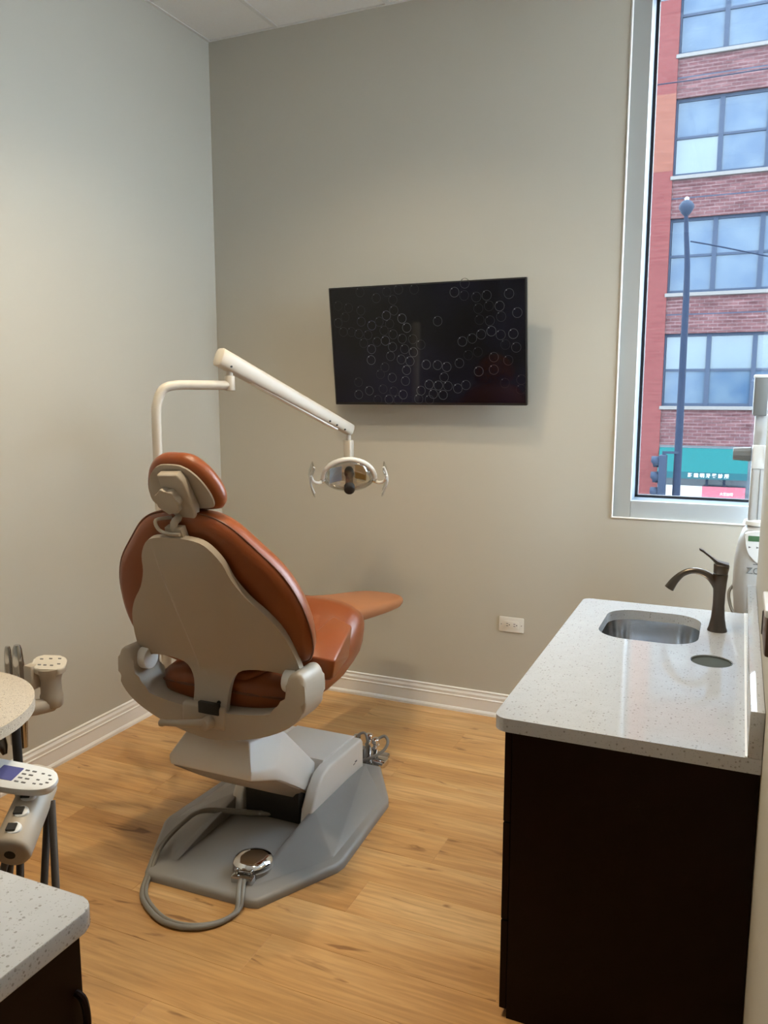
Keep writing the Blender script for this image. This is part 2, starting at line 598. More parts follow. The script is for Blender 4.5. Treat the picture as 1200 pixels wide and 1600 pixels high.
fl = B().box(XL - WT, XR + WT, YF - WT, YB + WT, -0.12, -0.012).obj('floor', M['subfloor'], smooth=0)
struct(fl, 'honey coloured wood plank floor of the treatment room', 'floor')
plank_me = B().box(-0.5, 0.5, -0.5, 0.5, -0.5, 0.5).mesh('plank', M['floor'], 0)
PW, PL = 0.178, 1.22
row = 0
y = YF
while y < YB - 0.01:
    y1 = min(y + PW, YB)
    off = (row * 0.437 + 0.2) % 1.0
    x = XL - off * PL
    while x < XR:
        a, b = max(x, XL), min(x + PL, XR)
        if b - a > 0.03:
            me = B().box(-(b - a) / 2, (b - a) / 2, -(y1 - y) / 2, (y1 - y) / 2, -0.012, 0.0, 0.0009, 1).mesh('plank', M['floor'], 0)
            piece(me, 'plank', fl, ((a + b) / 2, (y + y1) / 2, 0))
        x += PL
    y += PW
    row += 1

ce = B().box(XL - WT, XR + WT, YF - WT, YB + WT, H + 0.02, H + 0.14).obj('ceiling', M['tbar'], smooth=0)
struct(ce, 'suspended ceiling of white tiles in a metal grid', 'ceiling')
gx = [XL]
x = -2.231
while x < XR - 0.05:
    gx.append(x); x += 0.606
gx.append(XR)
gy = [YB]
y = 3.283
while y > YF + 0.05:
    gy.append(y); y -= 0.606
gy.append(YF)
troffers = [(6, 2)]  # grid cell of the added ceiling panel
g = 0.012
for i in range(len(gx) - 1):
    for j in range(len(gy) - 1):
        if (i, j) in troffers:
            continue
        x0, x1, y1, y0 = gx[i] + g, gx[i + 1] - g, gy[j] - g, gy[j + 1] + g
        me = B().box(-(x1 - x0) / 2, (x1 - x0) / 2, -(y1 - y0) / 2, (y1 - y0) / 2, -0.004, 0.02, 0.003, 1).mesh('ceiling_tile', M['tile'], 0)
        piece(me, 'ceiling_tile', ce, ((x0 + x1) / 2, (y0 + y1) / 2, H + 0.004))
for xx in gx[1:-1]:
    b = B().box(xx - 0.012, xx + 0.012, YF, YB, H - 0.003, H + 0.02, 0.001, 1).obj('grid_tee', M['tbar'], ce, 0)
for yy in gy[1:-1]:
    b = B().box(XL, XR, yy - 0.012, yy + 0.012, H - 0.0025, H + 0.02, 0.001, 1).obj('grid_tee', M['tbar'], ce, 0)
for nm, bx_ in (('wall_angle', (XL, XL + 0.016, YF, YB)), ('wall_angle', (XL, XR, YB - 0.012, YB))):
    B().box(bx_[0], bx_[1], bx_[2], bx_[3], H - 0.004, H + 0.02).obj(nm, M['tbar'], ce, 0)

wl = B().box(XL - WT, XL, YF - WT, YB + WT, -0.12, H + 0.14).obj('wall_left', M['wall'], smooth=0)
struct(wl, 'plain greige painted wall on the left', 'wall')
WX0, WX1, WZ0, WZ1 = -0.513, 1.75, 1.04, 3.34
wb = B()
wb.box(XL, WX0, YB, YB + WT, -0.12, H + 0.14)
wb.box(WX0, WX1, YB, YB + WT, -0.12, WZ0)
wb.box(WX0, WX1, YB, YB + WT, WZ1, H + 0.14)
wb.box(WX1, XR, YB, YB + WT, -0.12, H + 0.14)
wb = wb.obj('wall_back', M['wall'], smooth=0)
struct(wb, 'greige window wall with the television on it', 'wall')
wr = B().box(XP, XP + 0.12, 0.55, 3.11, 0, 2.15).obj('wall_right', M['wall'], smooth=0)  # top cut low so daylight from the added window passes over
struct(wr, 'grey partition wall behind the sink counter, cut low to pass daylight', 'wall')
RY0, RY1, RZ0, RZ1 = 1.5, 3.5, 1.04, 3.34
w = B()
w.box(XR, XR + WT, YF - WT, RY0, -0.12, H + 0.14)
w.box(XR, XR + WT, RY1, YB + WT, -0.12, H + 0.14)
w.box(XR, XR + WT, RY0, RY1, -0.12, RZ0)
w.box(XR, XR + WT, RY0, RY1, RZ1, H + 0.14)
w = w.obj('wall_far_right', M['wall'], smooth=0)
struct(w, 'greige wall of the bay beyond the partition', 'wall')
w = B().box(XL, XR, YF - WT, YF, -0.12, H + 0.14).obj('wall_front', M['wall'], smooth=0)
struct(w, 'greige wall behind the camera', 'wall')

# baseboards: stepped profile (depth from wall, height)
BP = [(0, 0), (0.020, 0), (0.020, 0.012), (0.016, 0.020), (0.013, 0.022), (0.013, 0.074), (0.015, 0.077), (0.015, 0.081),
      (0.011, 0.084), (0.012, 0.098), (0.008, 0.106), (0.006, 0.111), (0.009, 0.114), (0.009, 0.119), (0.005, 0.122), (0, 0.122)]
b = B().prism(BP, XL, XR, frame=lambda u, v, w: Vector((w, YB - u, v))).obj('baseboard_back', M['white_trim'], smooth=25)
struct(b, 'white stepped baseboard along the window wall', 'baseboard')
b = B().prism(BP, YF, YB - 0.001, frame=lambda u, v, w: Vector((XL + u, w, v))).obj('baseboard_left', M['white_trim'], smooth=25)
struct(b, 'white stepped baseboard along the left wall', 'baseboard')

# window: beaded opening, flat casing, aluminium frame, glass
win = bpy.data.objects.new('window_1', None)
C.objects.link(win)
struct(win, 'tall window with aluminium frame looking onto a brick building', 'window')
bd = 0.0055
b = B()
b.tube([(WX0, YB - 0.001, WZ1), (WX0, YB - 0.001, WZ0), (WX1, YB - 0.001, WZ0)], bd, 8, 1)
b.obj('corner_bead', M['bead'], win)
FX0, FZ0, FY, GY = -0.437, 1.116, 3.785, 3.955
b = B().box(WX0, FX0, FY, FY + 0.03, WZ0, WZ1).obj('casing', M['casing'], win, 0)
b = B().box(FX0 + 0.0015, WX1, FY, FY + 0.03, WZ0, FZ0).obj('sill_rail', M['alu'], win, 0)
b = B().box(FX0 - 0.03, FX0, FY + 0.03, GY + 0.03, WZ0, WZ1).obj('frame_stile', M['frame_blue'], win, 0)
b = B().box(FX0, WX1, FY + 0.03, GY + 0.03, FZ0 - 0.03, FZ0).obj('frame_rail', M['frame_blue'], win, 0)
b = B().box(WX1 - 0.06, WX1, FY, GY + 0.03, FZ0, WZ1).obj('frame_stile', M['frame_blue'], win, 0)
b = B().box(FX0, WX1 - 0.06, FY, GY + 0.03, WZ1 - 0.05, WZ1).obj('frame_rail', M['frame_blue'], win, 0)
b = B()
b.box(FX0, FX0 + 0.013, GY - 0.012, GY + 0.02, FZ0, WZ1 - 0.05)
b.box(FX0, WX1 - 0.06, GY - 0.012, GY + 0.02, FZ0, FZ0 + 0.011)
b.obj('gasket', M['gasket'], win, 0)
b = B().box(FX0 + 0.005, WX1 - 0.065, GY, GY + 0.006, FZ0 + 0.005, WZ1 - 0.055).obj('pane', M['glass'], win, 0)

win2 = bpy.data.objects.new('added_side_window', None)  # unseen window, added to bring cool sky light to the left wall
C.objects.link(win2)
struct(win2, 'added side window bringing sky light into the bay beyond the partition', 'window')
B().box(XR + 0.02, XR + 0.12, RY0, RY0 + 0.06, RZ0, RZ1).obj('frame_stile', M['alu_white'], win2, 0)
B().box(XR + 0.02, XR + 0.12, RY1 - 0.06, RY1, RZ0, RZ1).obj('frame_stile', M['alu_white'], win2, 0)
B().box(XR + 0.02, XR + 0.12, 2.47, 2.53, RZ0 + 0.06, RZ1 - 0.06).obj('frame_stile', M['alu_white'], win2, 0)
B().box(XR + 0.02, XR + 0.12, RY0 + 0.06, RY1 - 0.06, RZ0, RZ0 + 0.06).obj('frame_rail', M['alu_white'], win2, 0)
B().box(XR + 0.02, XR + 0.12, RY0 + 0.06, RY1 - 0.06, RZ1 - 0.06, RZ1).obj('frame_rail', M['alu_white'], win2, 0)
for ya, yb in ((RY0 + 0.06, 2.47), (2.53, RY1 - 0.06)):
    B().box(XR + 0.07, XR + 0.076, ya, yb, RZ0 + 0.06, RZ1 - 0.06).obj('pane', M['glass'], win2, 0)

# ------------------------------------------------------------------ added ceiling lamps, unseen, to light the room
LM = mat_emit('added_panel_diffuser', (1.0, 0.82, 0.56), FILL_PANEL)
tro_names = {(6, 2): 'added square ceiling panel by the window beyond the partition'}
for (i, j) in troffers:
    x0, x1, y1, y0 = gx[i] + g, gx[i + 1] - g, gy[j] - g, gy[j + 1] + g
    t = thing('added_ceiling_light', tro_names[(i, j)], 'added ceiling light', ((x0 + x1) / 2, (y0 + y1) / 2, H), 0, 'added ceiling panels')
    hx, hy = (x1 - x0) / 2, (y1 - y0) / 2
    b = B()
    b.box(-hx, hx, -hy, -hy + 0.03, -0.004, 0.02); b.box(-hx, hx, hy - 0.03, hy, -0.004, 0.02)
    b.box(-hx, -hx + 0.03, -hy + 0.03, hy - 0.03, -0.004, 0.02); b.box(hx - 0.03, hx, -hy + 0.03, hy - 0.03, -0.004, 0.02)
    b.obj('frame', M['white_trim'], t, 0)
    B().box(-hx + 0.03, hx - 0.03, -hy + 0.03, hy - 0.03, 0.0, 0.018).obj('diffuser', LM, t, 0)

def downlight(x_, y_, label):  # added lamp, unseen, that warms the floor and back wall
    t = thing('added_downlight', label, 'added ceiling light', (x_, y_, H), 0, 'added ceiling downlights')
    B().loft([[(r * math.cos(2 * PI * i / 32), r * math.sin(2 * PI * i / 32), z_) for i in range(32)] for r, z_ in ((0.085, 0.0), (0.085, -0.006), (0.070, -0.009), (0.066, 0.0))], True, False, False).obj('trim_ring', M['white_trim'], t, 30)
    B().cyl((0, 0, -0.003), (0, 0, 0.0), 0.066, 0.066, 32).obj('lens', LM2, t, 30)
    ld = bpy.data.lights.new('added_downlight_bulb', 'SPOT')
    ld.energy = SPOT
    ld.color = (1.0, 0.82, 0.56)
    ld.spot_size = math.radians(128)
    ld.spot_blend = 0.8
    ld.shadow_soft_size = 0.06
    lo = bpy.data.objects.new('added_downlight_bulb', ld)
    C.objects.link(lo)
    lo.parent = t
    lo.location = (0, 0, -0.02)


LM2 = mat_emit('added_downlight_lens', (1.0, 0.86, 0.66), 3.0)
downlight(-1.40, 2.58, 'added ceiling downlight nearest the television wall')
downlight(-1.48, 1.75, 'added ceiling downlight over the chair headrest')
downlight(-0.98, 1.72, 'added ceiling downlight nearest the sink counter')

# ------------------------------------------------------------------ outside: street, brick building, lamp post, signal
FB = 30.0
ZS = -4.2
b = B().box(-70, 70, -60, 90, ZS - 0.3, ZS).obj('street', M['asphalt'], smooth=0)
struct(b, 'grey street surface far below the window', 'street')
b = B().box(-70, 70, FB - 5.0, FB - 0.3, ZS, ZS + 0.14).obj('sidewalk', M['concrete'], smooth=0)
struct(b, 'pale concrete sidewalk along the brick building', 'sidewalk')

bl = thing('brick_building', 'brick loft building with grey framed windows across the street', 'building', (0, FB, 0))
sills = [1.13 + 3.81 * k for k in range(4)]
WHT = 2.36
bays = [(-9.35, -3.55), (-2.57, 3.15), (4.15, 9.95)]
b = B()
zprev = -0.2
for s in sills:
    b.box(-10.4, 11.0, 0.0, 0.5, zprev, s - 0.12 + 0.02)
    zprev = s + 0.12 + WHT
b.box(-10.4, 11.0, 0.0, 0.5, zprev, zprev + 2.0)
b.obj('spandrel_wall', M['brick'], bl, 0)
for k, (x0, x1) in enumerate(((-10.4, -9.35), (-3.55, -2.57), (3.15, 4.15), (9.95, 11.0))):
    B().box(x0, x1, -0.06, 0.5, ZS, zprev + 2.0).obj('pilaster', M['brick_red'], bl, 0)
    B().box(x0 + 0.004, x1 - 0.004, -0.064, -0.05, 8.95, 11.4).obj('pilaster_sun_patch', M['brick_sunlit'], bl, 0)  # patch of sunlight painted as a lighter brick colour
B().box(-10.4, 11.0, 0.45, 0.9, ZS, zprev + 2.0).obj('inner_wall', M['far_frame'], bl, 0)
for s in sills:
    for (x0, x1) in bays:
        B().box(x0 - 0.06, x1 + 0.0, -0.10, 0.3, s - 0.10, s + 0.02, 0.01, 1).obj('sill', M['stone'], bl, 0)
        ncol = 4
        cw = (x1 - x0) / ncol
        z0, z1 = s + 0.02, s + 0.12 + WHT
        wf = B()
        for c in range(ncol + 1):
            xc = x0 + c * cw
            hw = 0.075 if 0 < c < ncol else 0.06
            wf.box(max(xc - hw, x0), min(xc + hw, x1), 0.10, 0.22, z0, z1)
        wf.box(x0, x1, 0.12, 0.22, z0, z0 + 0.10)
        wf.box(x0, x1, 0.12, 0.22, z1 - 0.10, z1)
        wf.box(x0, x1, 0.12, 0.22, (z0 + z1) / 2 - 0.04, (z0 + z1) / 2 + 0.04)
        fr = wf.obj('window_frame', M['far_frame'], bl, 0)
        for c in range(ncol):
            for r in range(2):
                xa, xb = x0 + c * cw + 0.07, x0 + (c + 1) * cw - 0.07
                zm = (z0 + z1) / 2
                za, zb = (z0 + 0.10, zm - 0.04) if r == 0 else (zm + 0.04, z1 - 0.10)
                whitish = (r == 1 and s < 2) or (r == 0 and c == 0 and 7 < s < 9)  # panes with pale blinds behind the glass
                B().box(xa, xb, 0.16, 0.19, za, zb).obj('pane', M['pale_pane'] if whitish else M['far_pane'], fr, 0)
        B().box(x0, x1, -0.004, 0.01, z1 + 0.62, z1 + 0.655).obj('joint_line', M['far_frame'], bl, 0)
# ground floor: shopfront, awning and signs
B().box(-2.57, 3.15, 0.05, 0.3, ZS, -0.2).obj('shop_glass', M['shop'], bl, 0)
B().box(-9.35, -3.55, 0.05, 0.3, ZS, -0.2).obj('shop_glass', M['shop'], bl, 0)
B().box(4.15, 9.95, 0.05, 0.3, ZS, -0.2).obj('shop_glass', M['shop'], bl, 0)
B().box(-2.57, -1.05, -0.02, 0.06, -2.6, -1.60).obj('shop_panel', M['sign_white'], bl, 0)
for xx in (-0.95, -0.4, 0.9):
    B().box(xx - 0.04, xx + 0.04, 0.0, 0.06, ZS, -1.3).obj('shop_mullion', M['far_frame'], bl, 0)

aw = thing('shop_awning', 'turquoise shop awning with white Chinese lettering across the street', 'awning', (-1.09, FB, 0))
b = B().hull([(-1.46, -0.01, -0.29), (1.4, -0.01, -0.29), (-1.46, -0.01, -1.28), (1.4, -0.01, -1.28), (-1.46, -0.55, -1.08), (1.4, -0.55, -1.08), (-1.46, -0.55, -1.28), (1.4, -0.55, -1.28)])
b.obj('canopy', M['awning'], aw, 0)
B().box(-1.465, 1.405, -0.57, -0.545, -1.30, -1.07).obj('valance', M['awning_dark'], aw, 0)
me = text_mesh('鄭 鐘 明 牙 醫 診 所', 0.195, M['sign_white'], 0.004, 'awning_lettering', 0.004)
o = piece(me, 'lettering', aw, (0.19, -0.576, -1.185), rot=(PI / 2, 0, 0))
bpy.context.view_layer.update()
o.scale = (1.30 / max(o.dimensions.x, 0.01),) * 3
sg = thing('red_shop_sign', 'crimson shop sign with white Chinese lettering below the awning', 'sign', (-0.40, FB - 0.25, -1.99))
B().box(-0.68, 0.68, -0.03, 0.03, -0.42, 0.42, 0.005, 1).obj('board', M['sign_red'], sg, 0)
me = text_mesh('大芝加哥', 0.18, M['sign_white'], 0.004, 'sign_lettering', 0.003)
o = piece(me, 'lettering', sg, (0.1, -0.036, 0.17), rot=(PI / 2, 0, 0))
bpy.context.view_layer.update()
o.scale = (0.42 / max(o.dimensions.x, 0.01),) * 3

lp = thing('street_lamp', 'tall slate blue street lamp pole outside the window', 'street lamp', (-0.895, 14.0, ZS))
b = B().cyl((0, 0, 0), (-0.01, 0, 7.3), 0.085, 0.05, 14).cyl((0, 0, 0), (0, 0, 0.5), 0.16, 0.13, 14)
b.obj('pole', M['pole'], lp)
B().tube([(-0.01, 0, 7.28), (-0.02, 0, 7.8), (-0.055, 0, 8.25), (-0.075, 0, 8.56)], lambda t: 0.05 - 0.02 * t, 10, 5).obj('mast', M['pole'], lp)
B().lathe([(0.03, 8.54), (0.07, 8.58), (0.115, 8.66), (0.11, 8.71), (0.07, 8.76), (0.03, 8.78)], (-0.075, 0, 0), 16).obj('lamp_head', M['signal'], lp)
B().lathe([(0.03, 8.77), (0.035, 8.81), (0.01, 8.83)], (-0.075, 0, 0), 10).obj('photocell', M['sign_white'], lp)
ts = thing('traffic_signal', 'dark traffic signal with three hooded lenses on the lamp pole', 'traffic signal', (-1.14, 13.95, -0.40))
B().box(-0.045, 0.075, -0.10, 0.10, 0.0, 1.0, 0.02, 2).obj('housing', M['signal'], ts)
for k in range(4):
    zc = 0.12 + k * 0.255
    b = B()
    seg = 14
    rings = []
    for xx, r in ((-0.045, 0.092), (-0.135, 0.088)):
        rings.append([(xx - (0.03 if math.sin(2 * PI * i / seg) > 0 and xx < -0.1 else 0), r * math.cos(2 * PI * i / seg), zc + r * math.sin(2 * PI * i / seg)) for i in range(seg)])
    b.loft(rings, True, False, False)
    v = b.obj('visor', M['signal'], ts)
    md = v.modifiers.new('thick', 'SOLIDIFY'); md.thickness = 0.006
    B().cyl((-0.05, 0, zc), (-0.06, 0, zc), 0.085, 0.075, 14).obj('lens', M['lens'], ts)
B().box(0.05, 0.25, -0.02, 0.02, 1.02, 1.06).box(0.0, 0.05, -0.02, 0.02, 0.98, 1.06).box(0.05, 0.25, -0.02, 0.02, 0.02, 0.06).obj('bracket', M['signal'], ts, 0)
for nm, pts, lab in (('overhead_cable', [(-12, 17, 7.8), (-1, 17, 7.35), (12, 17, 7.9)], 'thin dark cable strung high across the street'),
                     ('overhead_cable', [(-0.885, 13.98, 3.95), (3, 14.5, 3.2), (9, 15, 3.3)], 'thin dark cable running sideways from the lamp pole')):
    o = B().tube(pts, 0.011, 6, 8).obj(nm, M['pole'])
    tag(o, lab, 'cable', 'street cables')

# ------------------------------------------------------------------ sink cabinet, worktop, sink, faucet
cab = thing('base_cabinet', 'espresso dark wood base cabinet under the sink counter', 'cabinet', (-0.19, 2.44, 0))
x0, x1, y0, y1 = -0.466 + 0.19, XP - 0.002 + 0.19, 1.85 - 2.44, 3.03 - 2.44
b = B()
b.box(x0, x1, y0, y0 + 0.02, 0, 0.7925)
b.box(x0, x1, y1 - 0.02, y1, 0, 0.7925)
ya, yb = y0 + 0.01, y1 - 0.01
b.box(x0 + 0.001, x0 + 0.02, ya, yb, 0.09, 0.13); b.box(x0 + 0.001, x0 + 0.02, ya, yb, 0.765, 0.792)
b.box(x1 - 0.015, x1 - 0.001, ya, yb, 0.001, 0.792)
b.box(x0 + 0.06, x0 + 0.075, ya, yb, 0.001, 0.10)
b.box(x0 + 0.002, x1 - 0.002, ya, yb, 0.091, 0.108)
b.obj('body', M['espresso'], cab, 0)
for k, (za, zb) in enumerate(((0.023, 0.271), (0.275, 0.537), (0.541, 0.782))):
    d = B().box(x0 - 0.02, x0 - 0.0015, y0 + 0.002, y0 + 0.58, za, zb, 0.0015, 1).obj('drawer', M['espresso'], cab, 0)
    B().tube([(x0 - 0.02, y0 + 0.24, (za + zb) / 2 + 0.04), (x0 - 0.045, y0 + 0.24, (za + zb) / 2 + 0.04), (x0 - 0.045, y0 + 0.36, (za + zb) / 2 + 0.04), (x0 - 0.02, y0 + 0.36, (za + zb) / 2 + 0.04)], 0.005, 8, 1).obj('handle', M['bronze'], d)
d = B().box(x0 - 0.02, x0 - 0.0015, y0 + 0.584, y1 - 0.002, 0.023, 0.782, 0.0015, 1).obj('door', M['espresso'], cab, 0)
B().tube([(x0 - 0.02, y0 + 0.63, 0.56), (x0 - 0.045, y0 + 0.63, 0.56), (x0 - 0.045, y0 + 0.63, 0.70), (x0 - 0.02, y0 + 0.63, 0.70)], 0.005, 8, 1).obj('handle', M['bronze'], d)

CT = 0.827
def slab_with_holes(out, holes, z0, z1, mname, obname, parent, bev=0.003):
    """flat slab with openings: 2D fill of outline and holes, extruded"""
    bm = bmesh.new()
    loops = []
    for lp_ in [out] + holes:
        vs = [bm.verts.new((u, v, z1)) for u, v in lp_]
        es = [bm.edges.new((vs[i], vs[(i + 1) % len(vs)])) for i in range(len(vs))]
        loops += es
    r = bmesh.ops.triangle_fill(bm, use_beauty=True, use_dissolve=False, edges=loops)
    fs = [f for f in bm.faces]
    for f in fs:
        if f.normal.z < 0:
            f.normal_flip()
    ext = bmesh.ops.extrude_face_region(bm, geom=fs)
    vs = [g for g in ext['geom'] if isinstance(g, bmesh.types.BMVert)]
    for v in vs:
        v.co.z = z0
    bb = B(); bb.bm.free(); bb.bm = bm
    return bb.obj(obname, mname, parent, 30)


wt = thing('countertop', 'speckled white quartz countertop with an undermount sink', 'countertop', (0, 0, CT - 0.034))
out = rrect(-0.507, XP - 0.001, 1.812, 3.062, (0, 0.03, 0.035, 0.0), 6)
sink_o = rrect(-0.392, -0.082, 2.585, 2.955, 0.095, 8)
hole_o = [(-0.037 + 0.058 * math.cos(2 * PI * i / 32), 2.463 + 0.058 * math.sin(2 * PI * i / 32)) for i in range(32)]
slab = slab_with_holes(out, [sink_o, hole_o], 0.0, 0.034, M['quartz'], 'slab', wt)
bs = B().box(0.055, XP - 0.001, 1.812, 3.062, 0.034, 0.034 + 0.105, 0.002, 2).obj('backsplash', M['quartz'], wt, 40)
B().box(0.0505, 0.056, 1.815, 3.06, 0.0335, 0.0365).obj('caulk_joint', M['white'], wt, 0)
sk = thing('sink', 'small stainless steel undermount sink bowl', 'sink', (-0.237, 2.77, CT - 0.034 - 0.16))
loc = [(u + 0.237, v - 2.77) for u, v in sink_o]
rim = inset(loc, -0.022)
rings = [[(u, v, 0.16 - 0.0005) for u, v in rim], [(u, v, 0.16 - 0.0005) for u, v in inset(loc, -0.004)], [(u, v, 0.10) for u, v in inset(loc, 0.004)],
         [(u, v, 0.035) for u, v in inset(loc, 0.012)], [(u, v, 0.012) for u, v in inset(loc, 0.03)], [(u, v, 0.004) for u, v in scale2(loc, 0.6)], [(u, v, 0.0) for u, v in scale2(loc, 0.2)]]
o = B().loft(rings, True, False, True).obj('bowl', M['steel'], sk, 60)
md = o.modifiers.new('thick', 'SOLIDIFY'); md.thickness = 0.0012; md.offset = -1
B().lathe([(0.022, 0.001), (0.03, 0.003), (0.03, 0.0045), (0.02, 0.003), (0.005, 0.002)], (0, 0, 0), 24).obj('drain', M['chrome'], sk)
wg = thing('waste_chute', 'grey round waste opening liner set in the counter beside the faucet', 'waste chute', (-0.037, 2.463, CT - 0.034 - 0.12))
rr = [(0.0575, 0.152), (0.0575, 0.0), (0.0555, 0.0), (0.0555, 0.152)]
B().loft([[(r * math.cos(2 * PI * i / 32), r * math.sin(2 * PI * i / 32), zz) for i in range(32)] for r, zz in rr + rr[:1]], True, False, False).obj('liner', M['steel'], wg)
B().lathe([(0.0555, 0.147), (0.05, 0.149), (0.03, 0.1495), (0.004, 0.15)], (0, 0, 0), 32).obj('flap', M['waste'], wg)

fa = thing('faucet', 'dark brushed nickel single lever faucet with curved spout', 'faucet', (-0.031, 2.80, CT))
B().lathe([(0.031, 0.0), (0.031, 0.004), (0.027, 0.014), (0.0215, 0.045), (0.0185, 0.085), (0.019, 0.125), (0.0215, 0.165), (0.0235, 0.186), (0.0225, 0.19)], (0, 0, 0), 28).obj('body', M['nickel'], fa, 50)
B().tube([(0.004, 0, 0.120), (-0.012, 0, 0.155), (-0.040, 0, 0.184), (-0.078, 0, 0.194), (-0.112, 0, 0.183), (-0.138, 0, 0.157), (-0.155, -0.001, 0.128)], lambda t: 0.0165 - 0.0062 * math.sin(min(1, t * 1.5) * PI / 2) + 0.006 * max(0, (t - 0.7) / 0.3), 16, 8).obj('spout', M['nickel'], fa, 60)
hd = B().cyl((0, 0, 0.191), (0.002, 0, 0.222), 0.0225, 0.0245, 24, 0.003).obj('lever_base', M['nickel'], fa, 50)
B().loft([[(0.024 + 0.0, s * 0.020, 0.2185 + q * 0.0065) for s, q in ((-1, -1), (1, -1), (1, 1), (-1, 1))],
          [(-0.010, s * 0.014, 0.226 + q * 0.0065) for s, q in ((-1, -1), (1, -1), (1, 1), (-1, 1))],
          [(-0.036, s * 0.007, 0.247 + q * 0.0035) for s, q in ((-1, -1), (1, -1), (1, 1), (-1, 1))],
          [(-0.056, s * 0.008, 0.262 + q * 0.0035) for s, q in ((-1, -1), (1, -1), (1, 1), (-1, 1))],
          [(-0.068, s * 0.007, 0.268 + q * 0.003) for s, q in ((-1, -1), (1, -1), (1, 1), (-1, 1))]]).obj('lever', M['nickel'], fa, 50)

# ------------------------------------------------------------------ counter at the lower left
lcab = thing('base_cabinet', 'dark wood cabinet under the near counter corner at lower left', 'cabinet', (-1.20, 0.25, 0))
b = B().box(-0.33, 0.31, -0.9, 0.595, 0.0, 0.793, 0.002, 1).obj('body', M['espresso'], lcab, 0)
d = B().box(0.3105, 0.328, -0.2, 0.592, 0.02, 0.785, 0.0015, 1).obj('door', M['espresso'], lcab, 0)
B().tube([(0.326, 0.578, 0.70), (0.340, 0.580, 0.69), (0.344, 0.581, 0.655), (0.340, 0.580, 0.62), (0.326, 0.578, 0.61)], 0.006, 8, 5).obj('handle', M['espresso'], d)
lct = B().prism(rrect(-1.56, -0.862, -0.7, 0.872, (0.03, 0.0, 0.0, 0.0), 6), CT - 0.034, CT, bev=0.003).obj('countertop', M['quartz'], smooth=30)
tag(lct, 'speckled white quartz counter corner in the lower left foreground', 'countertop')

# ------------------------------------------------------------------ television
tvY = YB - 0.135
tilt = math.atan2(0.07, 0.556)
tv = thing('television', 'flat black television with floating bubbles on its screen', 'television', (-1.376, tvY, 1.823))
TM = Matrix.Rotation(tilt, 4, 'X')
hw, hh = 0.4855, 0.281
fr = lambda u, v, w: TM @ Vector((u, -w, v))
B().prism(rrect(-hw, hw, -hh, hh, 0.004, 3), -0.012, 0.010, frame=fr, bev=0.002).obj('bezel', M['tv'], tv, 30)
B().prism(rrect(-0.36, 0.36, -0.22, 0.16, 0.02, 4), -0.045, -0.012, frame=fr, bev=0.008).obj('rear_housing', M['tv'], tv, 30)
scr = B().prism([(-hw + 0.007, -hh + 0.012), (hw - 0.007, -hh + 0.012), (hw - 0.007, hh - 0.007), (-hw + 0.007, hh - 0.007)], 0.0098, 0.0104, frame=fr)


def mat_screen():
    m, nt, N, L, p = mk('dark_bubble_screen')
    p.inputs['Base Color'].default_value = (0.004, 0.004, 0.006, 1)
    p.inputs['Roughness'].default_value = 0.06
    p.inputs['Specular IOR Level'].default_value = 0.28
    tc = N.new('ShaderNodeTexCoord')
    no = N.new('ShaderNodeTexNoise'); no.inputs['Scale'].default_value = 2.2; no.inputs['Detail'].default_value = 2
    L.new(tc.outputs['Object'], no.inputs['Vector'])
    rp = N.new('ShaderNodeValToRGB')
    rp.color_ramp.elements[0].position, rp.color_ramp.elements[0].color = 0.45, (0.0, 0.0, 0.0, 1)
    rp.color_ramp.elements[1].position, rp.color_ramp.elements[1].color = 0.75, (0.004, 0.003, 0.009, 1)
    L.new(no.outputs['Fac'], rp.inputs['Fac'])
    L.new(rp.outputs['Color'], p.inputs['Emission Color'])
    p.inputs['Emission Strength'].default_value = 1.0
    return m


screen = scr.obj('screen', mat_screen(), tv, 0)
bub = [(770,123,1),(825,75,.7),(822,140,.4),(886,148,.5),(940,138,.7),(1055,128,.9),(1007,195,.9),(952,195,.4),(897,210,.35),(1097,230,.9),(1015,252,.5),(903,270,.3),(957,275,.5),(965,332,1),(1013,352,.7),(1077,345,1),(912,350,.8),(865,373,.7),(813,390,.9),(1092,420,.7),(1037,405,.3),(895,447,.3),(845,465,.25),(978,475,.6),(1052,492,.5),(978,545,.7),(900,555,.9),(798,510,.8),(1035,620,.4),(1118,600,.5),(1116,655,.4),(680,280,.8),(618,520,1),(680,522,.9),(730,532,1),(716,590,.8),(635,632,1),(685,637,.9),(737,640,.8),(590,667,.9),(658,685,.9),(711,690,1),(578,714,.6),(637,718,.6),(790,653,.9),(833,633,.8),(482,268,1),(509,318,.9),(393,253,.8),(436,225,.5),(430,168,.3),(309,308,.7),(247,288,.4),(352,287,.3),(412,298,.3),(432,355,.5),(484,378,.6),(388,390,.8),(340,397,.4),(380,335,.3),(429,424,.7),(498,435,.6),(547,452,.9),(543,380,.4),(588,410,.5),(308,438,.8),(306,498,1),(418,475,.6),(479,493,.7),(528,502,.9),(509,552,1),(386,537,.4),(360,577,.3),(428,595,.7),(503,613,.8),(490,690,1),(437,672,.4),(376,660,.4),(296,670,.8),(234,692,.7),(232,622,.3),(410,718,.8),(461,720,.5),(345,720,.4),(110,297,.4),(141,345,.3),(240,130,.3),(335,160,.3),(172,215,.2),(110,205,.15),(245,228,.3),(152,265,.2),(190,345,.2),(233,355,.35),(287,360,.35),(262,405,.3),(550,110,.3),(462,112,.4),(395,125,.2)]


